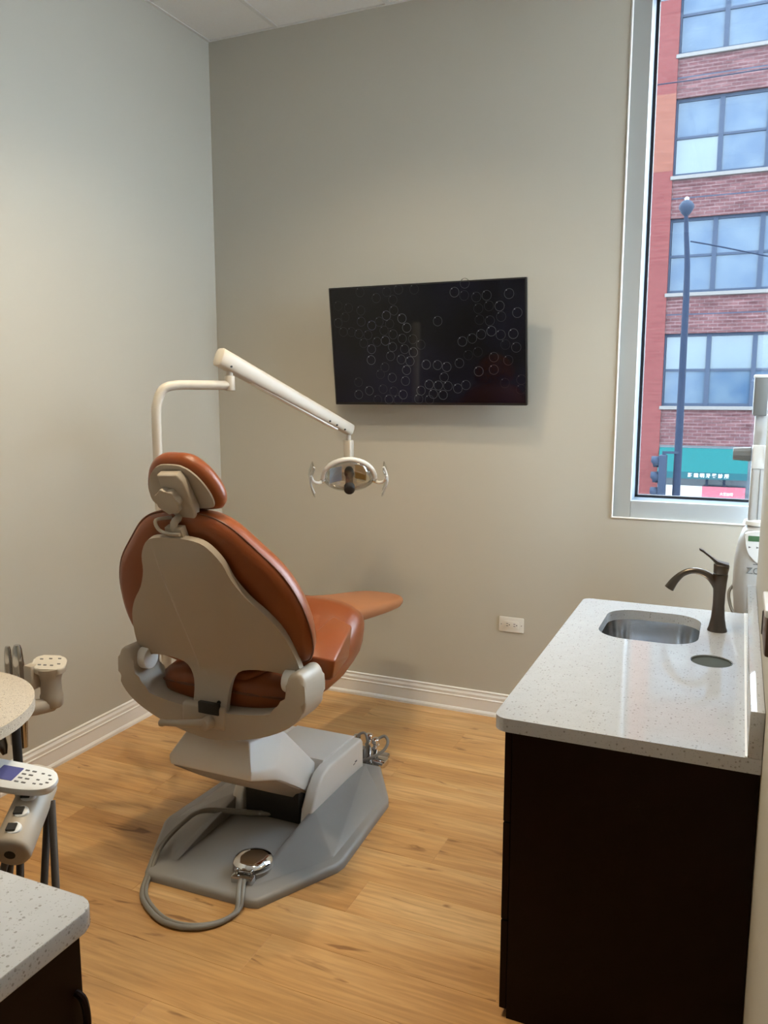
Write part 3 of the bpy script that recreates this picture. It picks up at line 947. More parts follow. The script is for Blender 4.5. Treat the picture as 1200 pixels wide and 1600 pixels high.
def mat_bubble():
    m, nt, N, L, p = mk('bubble_outline_pixels')
    p.inputs['Base Color'].default_value = (0.0, 0.0, 0.0, 1)
    p.inputs['Roughness'].default_value = 0.1
    at = N.new('ShaderNodeAttribute'); at.attribute_name = 'glow'
    L.new(at.outputs['Color'], p.inputs['Emission Color'])
    p.inputs['Emission Strength'].default_value = 1.0
    return m


bb = B()
cols = []
for (px, py, br) in bub:
    # unproject the crop pixel onto the screen rectangle (bilinear)
    t = (px - 50 - 47 * (py - 112) / 638.0) / (1093 - 43 * (py - 112) / 638.0)
    top = 112 - 74 * t
    bot = 750 - 2 * t
    s = (py - top) / (bot - top)
    u = -hw + 2 * hw * t
    v = hh - 2 * hh * s
    R = 0.0225
    redness = max(0, min(1, (t - 0.75) * 4)) * max(0, min(1, (s - 0.5) * 3))
    blue = max(0, 1 - abs(t - 0.2) * 4) * max(0, 1 - abs(s - 0.3) * 3)
    c = (0.065 * br ** 1.5 * (1 - 0.0 * blue), 0.065 * br ** 1.5 * (1 - 0.35 * redness - 0.15 * blue), 0.065 * br ** 1.5 * (1 - 0.3 * redness + 0.5 * blue), 1)
    seg = 22
    def add_ring(cu, cv, ra, rb, colr, a0=0, a1=2 * PI, n=seg):
        va = [bb.bm.verts.new(fr(cu + ra * math.cos(a0 + (a1 - a0) * i / n), cv + ra * math.sin(a0 + (a1 - a0) * i / n), 0.0109)) for i in range(n + 1)]
        vb = [bb.bm.verts.new(fr(cu + rb * math.cos(a0 + (a1 - a0) * i / n), cv + rb * math.sin(a0 + (a1 - a0) * i / n), 0.0109)) for i in range(n + 1)]
        for i in range(n):
            bb.bm.faces.new((va[i], va[i + 1], vb[i + 1], vb[i]))
        cols.extend([colr] * (2 * (n + 1)))
    add_ring(u, v, R - 0.0018, R, c)
    sp = tuple(min(1, q * 2.2 + 0.03) for q in c[:3]) + (1,)
    add_ring(u - R * 0.55, v + R * 0.72, 0.0, 0.0028, sp, n=8)
me = bpy.data.meshes.new('screen_bubbles')
bb.bm.to_mesh(me); bb.bm.free()
ca = me.color_attributes.new('glow', 'FLOAT_COLOR', 'POINT')
for i, c in enumerate(cols):
    ca.data[i].color = c
me.materials.append(mat_bubble())
o = piece(me, 'bubble_picture', screen)
o['kind'] = 'stuff'
b = B().box(-0.03, 0.03, 0.03, 0.135 - 0.004, -0.05, 0.05)
b.box(-0.15, 0.15, 0.135 - 0.014, 0.135 - 0.001, -0.11, 0.11, 0.002, 1)
b.obj('wall_mount', M['dark'], tv, 0)

# ------------------------------------------------------------------ wall outlet
ot = thing('wall_outlet', 'white horizontal double wall outlet on the window wall', 'outlet', (-0.9665, YB, 0.481))
of = lambda u, v, w: Vector((u, -w, v))
B().prism(rrect(-0.0615, 0.0615, -0.037, 0.037, 0.004, 3), 0.0, 0.006, frame=of, bev=0.002).obj('plate', M['outlet'], ot, 30)
fc = B().prism(rrect(-0.036, 0.036, -0.0185, 0.0185, 0.003, 3), 0.006, 0.0085, frame=of, bev=0.0006).obj('receptacle', M['outlet'], ot, 30)
for s in (-1, 1):
    b = B()
    b.box(s * 0.018 - 0.007, s * 0.018 + 0.003, -0.0092, -0.0085, 0.004, 0.007)
    b.box(s * 0.018 - 0.007, s * 0.018 + 0.003, -0.0092, -0.0085, -0.007, -0.004)
    b.cyl((s * 0.018 + 0.009, -0.0085, 0), (s * 0.018 + 0.009, -0.0091, 0), 0.003, seg=10)
    b.obj('socket_slots', M['ink'], fc, 0)
for s in (-1, 1):
    B().cyl((s * 0.050, -0.0055, 0), (s * 0.050, -0.0068, 0), 0.0028, seg=10).obj('screw', M['steel'], ot)

# ------------------------------------------------------------------ dental chair
DX, DY = -1.53, 2.12
ch = thing('dental_chair', 'cognac leather dental chair on a grey floor base facing the television', 'dental chair', (DX, DY, 0))

# floor base plate
bm_ = B()
outl = [(-0.175, -0.165), (0.205, -0.155), (0.235, -0.145), (0.375, 0.125), (0.383, 0.16), (0.358, 0.60), (0.34, 0.64), (0.21, 0.86), (-0.18, 0.86), (-0.31, 0.64), (-0.33, 0.60), (-0.355, 0.16), (-0.347, 0.125), (-0.205, -0.15)]
outer0 = outl
o1 = inset(outl, 0.004)
o2 = inset(outl, 0.016)
ridge = {}
rings = [[(u, v, 0.001) for u, v in outer0], [(u, v, 0.016) for u, v in outer0], [(u, v, 0.024) for u, v in o1], [(u, v, 0.029) for u, v in o2]]
b = B().loft(rings)
b.obj('base_plate', M['slate'], ch, 50)
for s in (-1, 1):
    cx = 0.015
    pts = [(cx + s * 0.150, -0.075, 0.028), (cx + s * 0.175, -0.075, 0.030), (cx + s * 0.155, 0.30, 0.03), (cx + s * 0.155, 0.30, 0.088), (cx + s * 0.178, 0.31, 0.088), (cx + s * 0.33, 0.15, 0.029), (cx + s * 0.315, 0.60, 0.029),
           (cx + s * 0.178, 0.74, 0.088), (cx + s * 0.155, 0.74, 0.03)]
    b = B().hull(pts, 0.004, 2)
    b.obj('base_wing', M['slate'], ch, 40)
# fixed housing
prof = [(0.725, 0.03), (0.735, 0.06), (0.735, 0.185), (0.722, 0.200), (0.44, 0.208), (0.385, 0.196), (0.335, 0.155), (0.295, 0.095), (0.285, 0.05), (0.285, 0.03)]
for s in (-1, 1):
    xa, xb = (0.125, 0.172) if s > 0 else (-0.172, -0.125)
    B().prism([(v, w) for v, w in prof], xa + 0.015, xb + 0.015, frame=lambda u, v, w: Vector((w, u, v)), bev=0.010, seg=3).obj('housing_side', M['pearl'], ch, 40)
B().prism([(0.73, 0.03), (0.735, 0.198), (0.722, 0.206), (0.46, 0.214), (0.44, 0.19), (0.44, 0.03)], -0.118, 0.148, frame=lambda u, v, w: Vector((w, u, v)), bev=0.004).obj('housing_cover', M['pearl'], ch, 40)
B().box(-0.10, 0.13, 0.30, 0.44, 0.029, 0.15, 0.005).obj('housing_cavity', M['dark'], ch, 30)
B().box(0.1868, 0.1878, 0.640, 0.655, 0.122, 0.125).box(0.1868, 0.1878, 0.655, 0.672, 0.126, 0.132).obj('brand_mark', M['ink'], ch, 0)
B().cyl((0.186, 0.33, 0.052), (0.190, 0.33, 0.052), 0.004, seg=10).obj('screw', M['dark'], ch)

# lift arm (parallelogram cover)
def lsec(y_t, z_t, h_t, y_m, z_m, h_m, y_b, z_b, h_b, cx=0.0):
    return [(cx - h_t, y_t, z_t), (cx + h_t, y_t, z_t), (cx + h_m, y_m, z_m), (cx + h_b, y_b, z_b), (cx - h_b, y_b, z_b), (cx - h_m, y_m, z_m)]
b = B().loft([lsec(0.020, 0.462, 0.125, -0.035, 0.385, 0.165, -0.03, 0.352, 0.162, -0.018),
              lsec(0.20, 0.440, 0.135, 0.11, 0.335, 0.165, 0.125, 0.285, 0.160, -0.010),
              lsec(0.432, 0.214, 0.114, 0.40, 0.110, 0.116, 0.41, 0.09, 0.112, 0.015)])
es = list(b.bm.edges)
bmesh.ops.bevel(b.bm, geom=es, offset=0.007, segments=2, profile=0.5, affect='EDGES')
b.obj('lift_arm', M['pearl'], ch, 40)
b = B().loft([lsec(-0.02, 0.354, 0.152, -0.02, 0.344, 0.150, 0.07, 0.275, 0.115, -0.020), lsec(0.12, 0.300, 0.150, 0.12, 0.275, 0.145, 0.16, 0.215, 0.115, -0.010), lsec(0.40, 0.10, 0.12, 0.40, 0.085, 0.11, 0.42, 0.06, 0.09, 0.015)])
b.obj('lift_arm_underside', M['taupe'], ch, 40)
B().cyl((0, 0.13, 0.42), (0, 0.13, 0.54), 0.10, 0.10, 32, 0.006).obj('swivel', M['pearl'], ch, 40)

# yoke
yo = [(-0.335, 0.752), (-0.355, 0.735), (-0.362, 0.70), (-0.36, 0.645), (-0.335, 0.600), (-0.285, 0.560), (-0.20, 0.522), (-0.10, 0.496), (0.0, 0.484), (0.10, 0.496), (0.20, 0.522), (0.285, 0.560), (0.335, 0.600), (0.36, 0.645),
      (0.362, 0.70), (0.355, 0.735), (0.335, 0.752), (0.31, 0.745), (0.296, 0.72), (0.294, 0.68), (0.280, 0.635), (0.235, 0.605), (0.12, 0.586), (0.0, 0.580), (-0.12, 0.586), (-0.235, 0.605), (-0.280, 0.635), (-0.294, 0.68), (-0.296, 0.72), (-0.31, 0.745)]
B().prism(smooth2(yo, 3), -0.075, 0.055, frame=lambda u, v, w: Vector((u, -w, v)), bev=0.014, seg=3).obj('yoke', M['taupe'], ch, 40)
B().box(-0.10, 0.07, -0.062, -0.03, 0.52, 0.60, 0.012, 3).obj('yoke_bracket', M['taupe'], ch, 40)
B().box(-0.03, 0.05, -0.066, -0.05, 0.572, 0.612, 0.004).obj('bracket_recess', M['dark'], ch, 30)
lv = B().tube([(0.015, -0.085, 0.552), (-0.05, -0.10, 0.545), (-0.10, -0.10, 0.538), (-0.155, -0.10, 0.530)], lambda t: 0.015 - 0.006 * t + (0.003 if t > 0.93 else 0), 12, 5).obj('lever_handle', M['taupe'], ch, 60)
B().cyl((0.012, -0.055, 0.548), (0.012, -0.10, 0.548), 0.022, 0.020, 18, 0.004).obj('lever_pivot', M['taupe'], ch, 40)

# seat: cross sections along y (half width, z bottom, z top)
def sec(y, hw_, zb, zt, cx=0.0, n=24, pw=3.2, lift=0.0):
    out_ = []
    zc, hz = (zb + zt) / 2, (zt - zb) / 2
    for i in range(n):
        t = 2 * PI * i / n
        c, s = math.cos(t), math.sin(t)
        out_.append((cx + hw_ * math.copysign(abs(c) ** (2 / pw), c), y, zc + hz * math.copysign(abs(s) ** (2 / pw), s) + lift * abs(c) ** 2))
    return out_
ss = [(0.00, 0.17, 0.60, 0.655), (0.015, 0.22, 0.575, 0.675), (0.05, 0.255, 0.555, 0.690), (0.15, 0.275, 0.548, 0.695), (0.28, 0.285, 0.545, 0.705), (0.38, 0.285, 0.548, 0.735), (0.47, 0.28, 0.555, 0.7925), (0.53, 0.275, 0.570, 0.822), (0.585, 0.262, 0.60, 0.818), (0.625, 0.245, 0.65, 0.790), (0.64, 0.22, 0.68, 0.76)]
b = B().loft([sec(*q) for q in ss])
b.obj('seat', M['leather'], ch, 80)
seat_pts = []
B().tube([(-0.245, 0.036, 0.625), (-0.21, 0.012, 0.632), (-0.1, -0.004, 0.636), (0, -0.006, 0.637), (0.1, -0.004, 0.636), (0.21, 0.012, 0.632), (0.245, 0.036, 0.625)], 0.004, 8, 5).obj('seat_piping', M['piping'], ch, 60)
ci = B().loft([sec(y_, hw_, zt - 0.03, zt, 0, 20, 2.6) for y_, hw_, zt in ((0.015, 0.10, 0.690), (0.04, 0.15, 0.712), (0.12, 0.17, 0.722), (0.30, 0.175, 0.730), (0.40, 0.17, 0.755), (0.46, 0.15, 0.790))]).obj('seat_insert', M['leather'], ch, 80)
# toe board
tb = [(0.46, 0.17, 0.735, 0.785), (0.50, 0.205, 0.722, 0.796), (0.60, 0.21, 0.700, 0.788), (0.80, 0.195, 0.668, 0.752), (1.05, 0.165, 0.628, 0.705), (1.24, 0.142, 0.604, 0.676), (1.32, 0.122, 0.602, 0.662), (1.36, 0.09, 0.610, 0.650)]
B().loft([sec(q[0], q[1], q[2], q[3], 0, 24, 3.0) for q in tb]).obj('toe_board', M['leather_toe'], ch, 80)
# side pads next to the pivots
for s in (-1, 1):
    pts = [(s * 0.235, 0.085, 0.765), (s * 0.374, 0.125, 0.742), (s * 0.358, 0.135, 0.672), (s * 0.235, 0.13, 0.65), (s * 0.235, 0.38, 0.812), (s * 0.322, 0.36, 0.792), (s * 0.298, 0.38, 0.665), (s * 0.24, 0.40, 0.64)]
    B().hull(pts, 0.007, 2).obj('side_pad', M['leather'], ch, 50)

# backrest
lean = math.radians(21.5)
P0 = Vector((0, 0.03, 0.715))
VD = Vector((0, -math.sin(lean), math.cos(lean)))
WD = Vector((0, -math.cos(lean), -math.sin(lean)))        # towards the back of the chair
def bf(u, v, w):
    return P0 + Vector((u, 0, 0)) + VD * v + WD * w
cush = [(0.0, 0.560), (0.09, 0.553), (0.16, 0.520), (0.225, 0.455), (0.298, 0.370), (0.338, 0.285), (0.356, 0.195), (0.356, 0.12), (0.342, 0.068), (0.31, 0.038), (0.20, 0.02), (0.0, 0.012)]
cush = cush + [(-u, v) for u, v in reversed(cush[1:-1])]
cush = smooth2(cush, 4)
bc = B().pillow(cush, [(0.09, 0.004), (0.030, 0.002), (0.012, -0.008), (0.002, -0.022), (0.0, -0.034), (0.006, -0.062), (0.020, -0.085), (0.048, -0.100), (0.10, -0.106)], bf).obj('back_cushion', M['leather'], ch, 80)
B().tube([bf(u, v, -0.026) for u, v in inset(cush, -0.0005)], 0.0036, 6, 1, closed=True).obj('piping', M['piping'], bc, 60)
shl = [(0.0, 0.508), (0.075, 0.502), (0.115, 0.480), (0.148, 0.430), (0.165, 0.370), (0.200, 0.305), (0.250, 0.245), (0.288, 0.180), (0.310, 0.100), (0.318, 0.03), (0.318, -0.035), (0.300, -0.055), (0.284, -0.03), (0.27, 0.012), (0.20, 0.028), (0.115, 0.022), (0.078, -0.01), (0.066, -0.055), (0.064, -0.11), (0.045, -0.145), (0.0, -0.150)]
shl = shl + [(-u, v) for u, v in reversed(shl[1:-1])]
shl = smooth2(shl, 3)
def sstep(a, b, x):
    t = max(0.0, min(1.0, (x - a) / (b - a)))
    return t * t * (3 - 2 * t)
def shell_frame(u, v, w):
    bulge = 0.030 * max(0.0, 1 - (abs(u) / 0.36) ** 2) + (0.095 * max(0, min(1, (0.03 - v) / 0.15)) ** 1.3 if abs(u) < 0.15 else 0)
    crease = 0.085 - 0.035 * sstep(0.45, 0.0, v)
    bulge += 0.010 * sstep(-crease - 0.010, -crease + 0.004, u) * (1 - sstep(crease - 0.004, crease + 0.06, u)) * sstep(0.49, 0.40, v) * sstep(-0.02, 0.06, v)
    return bf(u, v, w + bulge)
bm = bmesh.new()
vs = [bm.verts.new((u, v, 0)) for u, v in shl]
bm.faces.new(vs)
cuts = [(-0.32 + 0.02 * k, 0) for k in range(33)] + [(-0.105 + 0.005 * k, 0) for k in range(15)] + [(-0.14 + 0.025 * k, 1) for k in range(27)]
for c_, ax_ in cuts:
    bmesh.ops.bisect_plane(bm, geom=list(bm.verts) + list(bm.edges) + list(bm.faces), dist=1e-5, plane_co=(c_, c_, 0), plane_no=((1, 0, 0) if ax_ == 0 else (0, 1, 0)))
fs = list(bm.faces)
ext = bmesh.ops.extrude_face_region(bm, geom=fs)
for q in [g_ for g_ in ext['geom'] if isinstance(g_, bmesh.types.BMVert)]:
    q.co.z = 0.022
for v in bm.verts:
    v.co = shell_frame(v.co.x, v.co.y, v.co.z - 0.008)
bb = B(); bb.bm.free(); bb.bm = bm
sh = bb.obj('back_shell', M['taupe'], ch, 50)
for s in (-1, 1):
    B().cyl((s * 0.265, 0.0, 0.705), (s * 0.303, 0.0, 0.705), 0.038, 0.038, 24, 0.005).obj('pivot_disc', M['pearl'], ch, 40)
B().cyl(shell_frame(0.035, -0.075, 0.012), shell_frame(0.035, -0.075, 0.017), 0.007, seg=14).obj('bolt', M['dark'], sh, 40)
B().box(0.0, 0.06, -0.03, 0.02, 0.565, 0.578, 0.004).obj('stop_tab', M['pearl'], ch, 40)

# headrest
hl = math.radians(26)
HP = bf(0.004, 0.628, -0.045)
HV = Vector((0, -math.sin(hl), math.cos(hl)))
HW = Vector((0, -math.cos(hl), -math.sin(hl)))
def hf(u, v, w):
    return HP + Vector((u, 0, 0)) + HV * v + HW * w
ho = [(0.0, 0.108), (0.055, 0.100), (0.100, 0.062), (0.128, 0.008), (0.134, -0.040), (0.115, -0.072), (0.06, -0.080), (0.0, -0.082)]
ho = smooth2(ho + [(-u, v) for u, v in reversed(ho[1:-1])], 4)
hc = B().pillow(ho, [(0.05, 0.006), (0.022, 0.004), (0.008, -0.004), (0.0, -0.018), (0.002, -0.036), (0.012, -0.052), (0.03, -0.062), (0.06, -0.066)], hf).obj('headrest_cushion', M['leather'], ch, 80)
B().prism(inset(ho, 0.020), 0.003, 0.009, frame=hf, bev=0.002).obj('headrest_shell', M['taupe'], ch, 40)
hb = [(-0.032, 0.070), (0.038, 0.073), (0.052, 0.050), (0.062, -0.045), (0.048, -0.092), (-0.008, -0.092), (-0.036, -0.05)]
hbr = B().prism(hb, 0.009, 0.040, frame=hf, bev=0.006, seg=3).obj('headrest_bracket', M['taupe'], ch, 40)
kn = []
for i in range(84):
    t = 2 * PI * i / 84
    r = 0.040 + 0.0042 * math.cos(7 * t)
    kn.append((-0.010 + r * math.cos(t), -0.010 + r * math.sin(t)))
B().prism(kn, 0.040, 0.062, frame=hf, bev=0.003, seg=2).obj('headrest_knob', M['taupe'], hbr, 40)
B().tube([hf(-0.005, -0.08, 0.02), bf(0.0, 0.545, 0.020), bf(0.0, 0.50, 0.020), bf(0, 0.46, 0.012)], 0.012, 8, 4).obj('headrest_post', M['taupe'], ch, 60)
B().prism([(-0.034, 0.475), (0.034, 0.475), (0.030, 0.535), (-0.030, 0.535)], 0.006, 0.034, frame=bf, bev=0.004).obj('headrest_guide', M['taupe'], ch, 40)
B().tube([hf(-0.03, -0.075, 0.045), bf(-0.045, 0.565, 0.040), bf(-0.040, 0.535, 0.045), bf(-0.01, 0.522, 0.042), bf(0.028, 0.520, 0.040)], 0.0055, 8, 5).obj('headrest_latch', M['taupe'], ch, 60)

# ------------------------------------------------------------------ foot pedal with its cord
fp = thing('foot_pedal', 'round chrome foot pedal with grey cord on the chair base', 'foot pedal', (-1.402, 2.115, 0.029))
B().lathe([(0.062, 0.0), (0.067, 0.002), (0.067, 0.018), (0.06, 0.022)], (0, 0, 0), 40).obj('pedal_base', M['slate'], fp)
B().lathe([(0.050, 0.020), (0.064, 0.030), (0.066, 0.034), (0.060, 0.042), (0.040, 0.049), (0.018, 0.052), (0.002, 0.053)], (0, 0, 0), 44).obj('pedal_dome', M['chrome'], fp, 60)
Mz = Matrix.Rotation(math.radians(8), 4, 'Z')
b = B().box(-0.038, 0.038, -0.092, -0.058, 0.0, 0.024, 0.004, 2, Mz).box(-0.030, -0.022, -0.075, -0.062, 0.02, 0.04, 0.002, 1, Mz).box(0.022, 0.030, -0.075, -0.062, 0.02, 0.04, 0.002, 1, Mz).box(-0.03, 0.03, -0.072, -0.066, 0.026, 0.034, 0.001, 1, Mz)
b.obj('cord_clamp', M['steel'], fp, 40)
cpts = [(-1.393, 2.028, 0.042), (-1.378, 1.995, 0.045), (-1.355, 1.955, 0.036), (-1.342, 1.925, 0.012), (-1.35, 1.88, 0.010), (-1.385, 1.83, 0.010), (-1.45, 1.797, 0.010), (-1.53, 1.797, 0.010), (-1.62, 1.838, 0.010), (-1.675, 1.885, 0.010),
        (-1.715, 1.955, 0.012), (-1.742, 2.03, 0.042), (-1.758, 2.11, 0.055), (-1.755, 2.19, 0.068), (-1.73, 2.265, 0.085), (-1.665, 2.335, 0.065), (-1.58, 2.40, 0.042), (-1.52, 2.43, 0.042)]
cp = [Vector(p) - Vector((-1.402, 2.115, 0.029)) for p in cpts]
B().tube(cp, 0.0085, 10, 6).obj('cord', M['cord'], fp, 60)
B().tube([p + Vector((0.010, 0.010, 0.0005)) if i < 3 else p + Vector((0.0125 * (1 if i < 7 else -1) * 0 + 0.006, 0.011, 0.003)) for i, p in enumerate(cp)], 0.0065, 8, 6).obj('cord', M['cord'], fp, 60)

# ------------------------------------------------------------------ floor utility box behind the chair base
ub = thing('utility_box', 'chrome water valves and coiled hoses on the floor behind the chair base', 'valve box', (-1.40, 3.04, 0))
B().prism(rrect(-0.10, 0.06, -0.05, 0.10, 0.02, 4), 0.0, 0.012, bev=0.003).obj('floor_plate', M['steel'], ub, 40)
B().prism(rrect(0.02, 0.085, -0.035, 0.025, 0.015, 4), 0.0, 0.03, bev=0.006).obj('floor_bracket', M['chrome'], ub, 40)
for i, (xx, yy) in enumerate(((-0.03, 0.06), (0.015, 0.03), (-0.075, 0.03))):
    v = B().cyl((xx, yy, 0.012), (xx, yy, 0.075), 0.011, seg=14).cyl((xx - 0.0, yy - 0.022, 0.062), (xx, yy + 0.022, 0.062), 0.010, seg=14).lathe([(0.012, 0.075), (0.017, 0.080), (0.017, 0.098), (0.012, 0.103), (0.004, 0.104)], (xx, yy, 0), 14).obj('valve', M['chrome'], ub, 40)
B().box(-0.085, -0.02, -0.01, 0.03, 0.012, 0.06, 0.006).obj('regulator', M['slate'], ub, 40)
B().tube([(-0.04, -0.06, 0.02), (0.01, -0.02, 0.03), (0.055, 0.02, 0.055), (0.065, 0.05, 0.085), (0.04, 0.07, 0.10), (0.015, 0.045, 0.09)], 0.007, 10, 6).obj('hose', M['cord'], ub, 60)
B().tube([(-0.06, -0.06, 0.03), (-0.03, 0.0, 0.04), (-0.02, 0.02, 0.08), (-0.035, 0.03, 0.115), (-0.06, 0.02, 0.11), (-0.07, 0.0, 0.07), (-0.07, -0.03, 0.03)], 0.006, 10, 6).obj('hose', M['cord'], ub, 60)

# ------------------------------------------------------------------ operatory light on its post
ol = thing('dental_light', 'cream dental operating light on a bent post and sloping arm', 'dental light', (-1.95, 2.385, 0.62))
O = Vector((-1.95, 2.385, 0.62))
def W(*p):
    return Vector(p) - O
EB = Vector((-1.80, 2.638, 1.628))
post = [(-1.632, 2.28, 0.522), (-1.78, 2.35, 0.522), (-1.92, 2.380, 0.545), (-1.95, 2.385, 0.62), (-1.95, 2.385, 0.9), (-1.95, 2.385, 1.25), (-1.95, 2.385, 1.50), (-1.947, 2.391, 1.565), (-1.935, 2.41, 1.612), (-1.91, 2.452, 1.628), (-1.86, 2.537, 1.629), (-1.80, 2.638, 1.629)]
B().tube([W(*p) for p in post], 0.0175, 18, 4).obj('post', M['enamel'], ol, 60)
el = B().cyl(W(-1.80, 2.638, 1.608), W(-1.80, 2.638, 1.665), 0.020, 0.020, 18, 0.004).cyl(W(-1.80, 2.638, 1.66), W(-1.80, 2.638, 1.70), 0.013, seg=14).obj('elbow', M['enamel'], ol, 50)
A0, A1 = Vector((-1.815, 2.595, 1.735)), Vector((-1.594, 3.262, 1.437))
ax = (A1 - A0).normalized()
sd = ax.cross(Vector((0, 0, 1))).normalized()
upv = sd.cross(ax).normalized()
def asec(p, hw_, hh_, r=0.35):
    out_ = []
    for i in range(16):
        t = 2 * PI * (i + 0.5) / 16
        c, s = math.cos(t), math.sin(t)
        out_.append(p - O + sd * hw_ * math.copysign(abs(c) ** 0.5, c) + upv * hh_ * math.copysign(abs(s) ** 0.5, s))
    return out_
L_ = (A1 - A0).length
B().loft([asec(A0 - ax * 0.004, 0.024, 0.030), asec(A0, 0.028, 0.035), asec(A0 + ax * 0.05, 0.028, 0.035), asec(A0 + ax * (L_ - 0.05), 0.024, 0.026), asec(A1, 0.023, 0.025), asec(A1 + ax * 0.006, 0.018, 0.019)]).obj('balance_arm', M['enamel'], ol, 50)
B().box(-0.5, 0.5, -0.5, 0.5, -0.5, 0.5, M=Matrix.Translation(A0 + ax * (L_ * 0.52) - upv * 0.030 - O) @ Matrix((tuple(ax * 0.56) + (0,), tuple(sd * 0.030) + (0,), tuple(upv * 0.006) + (0,), (0, 0, 0, 1))).transposed()).obj('arm_cover', M['white'], ol, 30)
for q in (0.06, 0.80, 0.86, 0.93):
    pc = A0 + ax * (L_ * q) + sd * (0.0275 - 0.004 * q) - upv * (0.018 if q > 0.5 else 0.02) - O
    B().cyl(pc - sd * 0.002, pc + sd * 0.003, 0.004, seg=10).obj('arm_screw', M['dark'], ol, 40)
LX, LY = -1.597, 3.252
B().cyl(W(LX, LY, 1.44), W(LX, LY, 1.375), 0.011, seg=14).obj('drop_pin', M['enamel'], ol, 40)
B().box(LX - O.x - 0.018, LX - O.x + 0.018, LY - O.y - 0.02, LY - O.y + 0.02, 1.315 - O.z, 1.392 - O.z, 0.006, 3).obj('drop_post', M['enamel'], ol, 40)
# head: local frame facing the camera and down
hdc = Vector((LX, LY, 1.238))
face = Vector((0.42, -0.80, -0.42)).normalized()
rt = Vector((0, 0, 1)).cross(face).normalized()
rt = rt if rt.dot(Vector((1, 0, 0))) > 0 else -rt
upl = face.cross(rt); upl = upl if upl.z > 0 else -upl
def lf(u, v, w):
    return hdc - O + rt * u + upl * v + face * w
arch = [(0.118 * math.cos(t), -0.02 + 0.098 * math.sin(t)) for t in [PI * i / 16 for i in range(17)]]
B().tube([lf(u, v, 0.0) for u, v in arch], 0.0105, 10, 1).obj('head_rim', M['white'], ol, 60)
rings = []
for k, (sc_, w_) in enumerate(((1.0, 0.0), (0.92, -0.030), (0.72, -0.055), (0.40, -0.070), (0.08, -0.075))):
    rings.append([lf(0.112 * sc_ * math.cos(2 * PI * i / 40), -0.025 + (0.098 if math.sin(2 * PI * i / 40) > 0 else 0.060) * sc_ * math.sin(2 * PI * i / 40), w_) for i in range(40)])
o = B().loft(rings, True, False, True).obj('reflector', M['mirror'], ol, 60)
md = o.modifiers.new('thick', 'SOLIDIFY'); md.thickness = 0.003
for (u0, u1, v0, v1, mn) in ((-0.085, -0.030, -0.055, 0.015, 'mirror_window'), (0.030, 0.080, -0.045, 0.025, 'mirror_amber')):
    rows = []
    for i in range(6):
        v = v0 + (v1 - v0) * i / 5
        rows.append([lf(u0 + (u1 - u0) * j / 5, v, -0.064 + 0.040 * ((u0 + (u1 - u0) * j / 5) / 0.10) ** 2 + 0.012 + 0.02 * (v / 0.08) ** 2) for j in range(6)])
    B().loft(rows, False, False, False).obj('reflector_facet', M[mn], o, 60)
cover = []
for sc_, w_ in ((1.0, 0.002), (0.9, 0.018), (0.6, 0.032), (0.1, 0.038)):
    cover.append([lf(0.112 * sc_ * math.cos(2 * PI * i / 32), -0.025 + (0.098 if math.sin(2 * PI * i / 32) > 0 else 0.060) * sc_ * math.sin(2 * PI * i / 32), w_) for i in range(32)])
B().loft(cover, True, False, True).obj('lens_shield', M['clear'], ol, 60)
B().lathe([(0.016, -0.02), (0.021, -0.012), (0.021, 0.004), (0.016, 0.012), (0.018, 0.05), (0.020, 0.058), (0.024, 0.062), (0.024, 0.078), (0.019, 0.082), (0.002, 0.083)], (0, 0, 0), 20,
          M=Matrix.Translation(lf(0.002, 0.0, -0.01)) @ Matrix((tuple(rt) + (0,), tuple(upl.lerp(face, 0.0)) + (0,), tuple((face * 0.75 - upl * 0.66).normalized()) + (0,), (0, 0, 0, 1))).transposed()).obj('bulb_housing', M['dark'], ol, 40)
for s in (-1, 1):
    B().tube([lf(s * 0.112, -0.030, 0.0), lf(s * 0.135, -0.036, 0.012), lf(s * 0.158, -0.022, 0.022), lf(s * 0.168, 0.01, 0.026)], lambda t: 0.008 - 0.002 * t, 10, 5).obj('handle_stem', M['white'], ol, 60)
    B().cyl(lf(s * 0.106, -0.032, -0.004), lf(s * 0.124, -0.034, 0.006), 0.009, seg=12).obj('handle_collar', M['chrome'], ol, 40)
    rows = []
    for i in range(9):
        v = -0.085 + 0.135 * i / 8
        bulge = 0.018 * math.sin(PI * i / 8)
        rows.append([lf(s * (0.150 + bulge + 0.010 * (j / 5)), v, 0.055 - 0.085 * j / 5) for j in range(6)])
    o = B().loft(rows, False, False, False).obj('handle_shield', M['clear'], ol, 60)
    md = o.modifiers.new('thick', 'SOLIDIFY'); md.thickness = 0.004
    B().tube([r[2] for r in rows], 0.0055, 8, 2).obj('handle_rib', M['white'], ol, 60)

# ------------------------------------------------------------------ delivery unit at the left edge
du = thing('delivery_unit', 'beige speckled instrument table with control panel and hanging hoses', 'delivery unit', (-1.80, 1.21, 0))
O2 = Vector((-1.80, 1.21, 0))
def D(*p):
    return Vector(p) - O2
tp = [(0.308 * math.cos(2 * PI * i / 64), 0.308 * math.sin(2 * PI * i / 64)) for i in range(64)]
B().prism(tp, 0.822, 0.850, bev=0.006, seg=3).obj('tray', M['granite'], du, 40)
B().cyl((0, 0, 0.80), (0, 0, 0.822), 0.12, 0.12, 28).obj('tray_hub', M['taupe'], du, 40)
B().cyl((-0.10, 0, 0.03), (-0.10, 0, 0.81), 0.032, 0.032, 24).obj('stand_post', M['taupe'], du, 40)
B().lathe([(0.24, 0.0), (0.25, 0.006), (0.24, 0.025), (0.10, 0.05), (0.04, 0.06)], (-0.10, 0, 0), 36).obj('stand_base', M['slate'], du, 40)
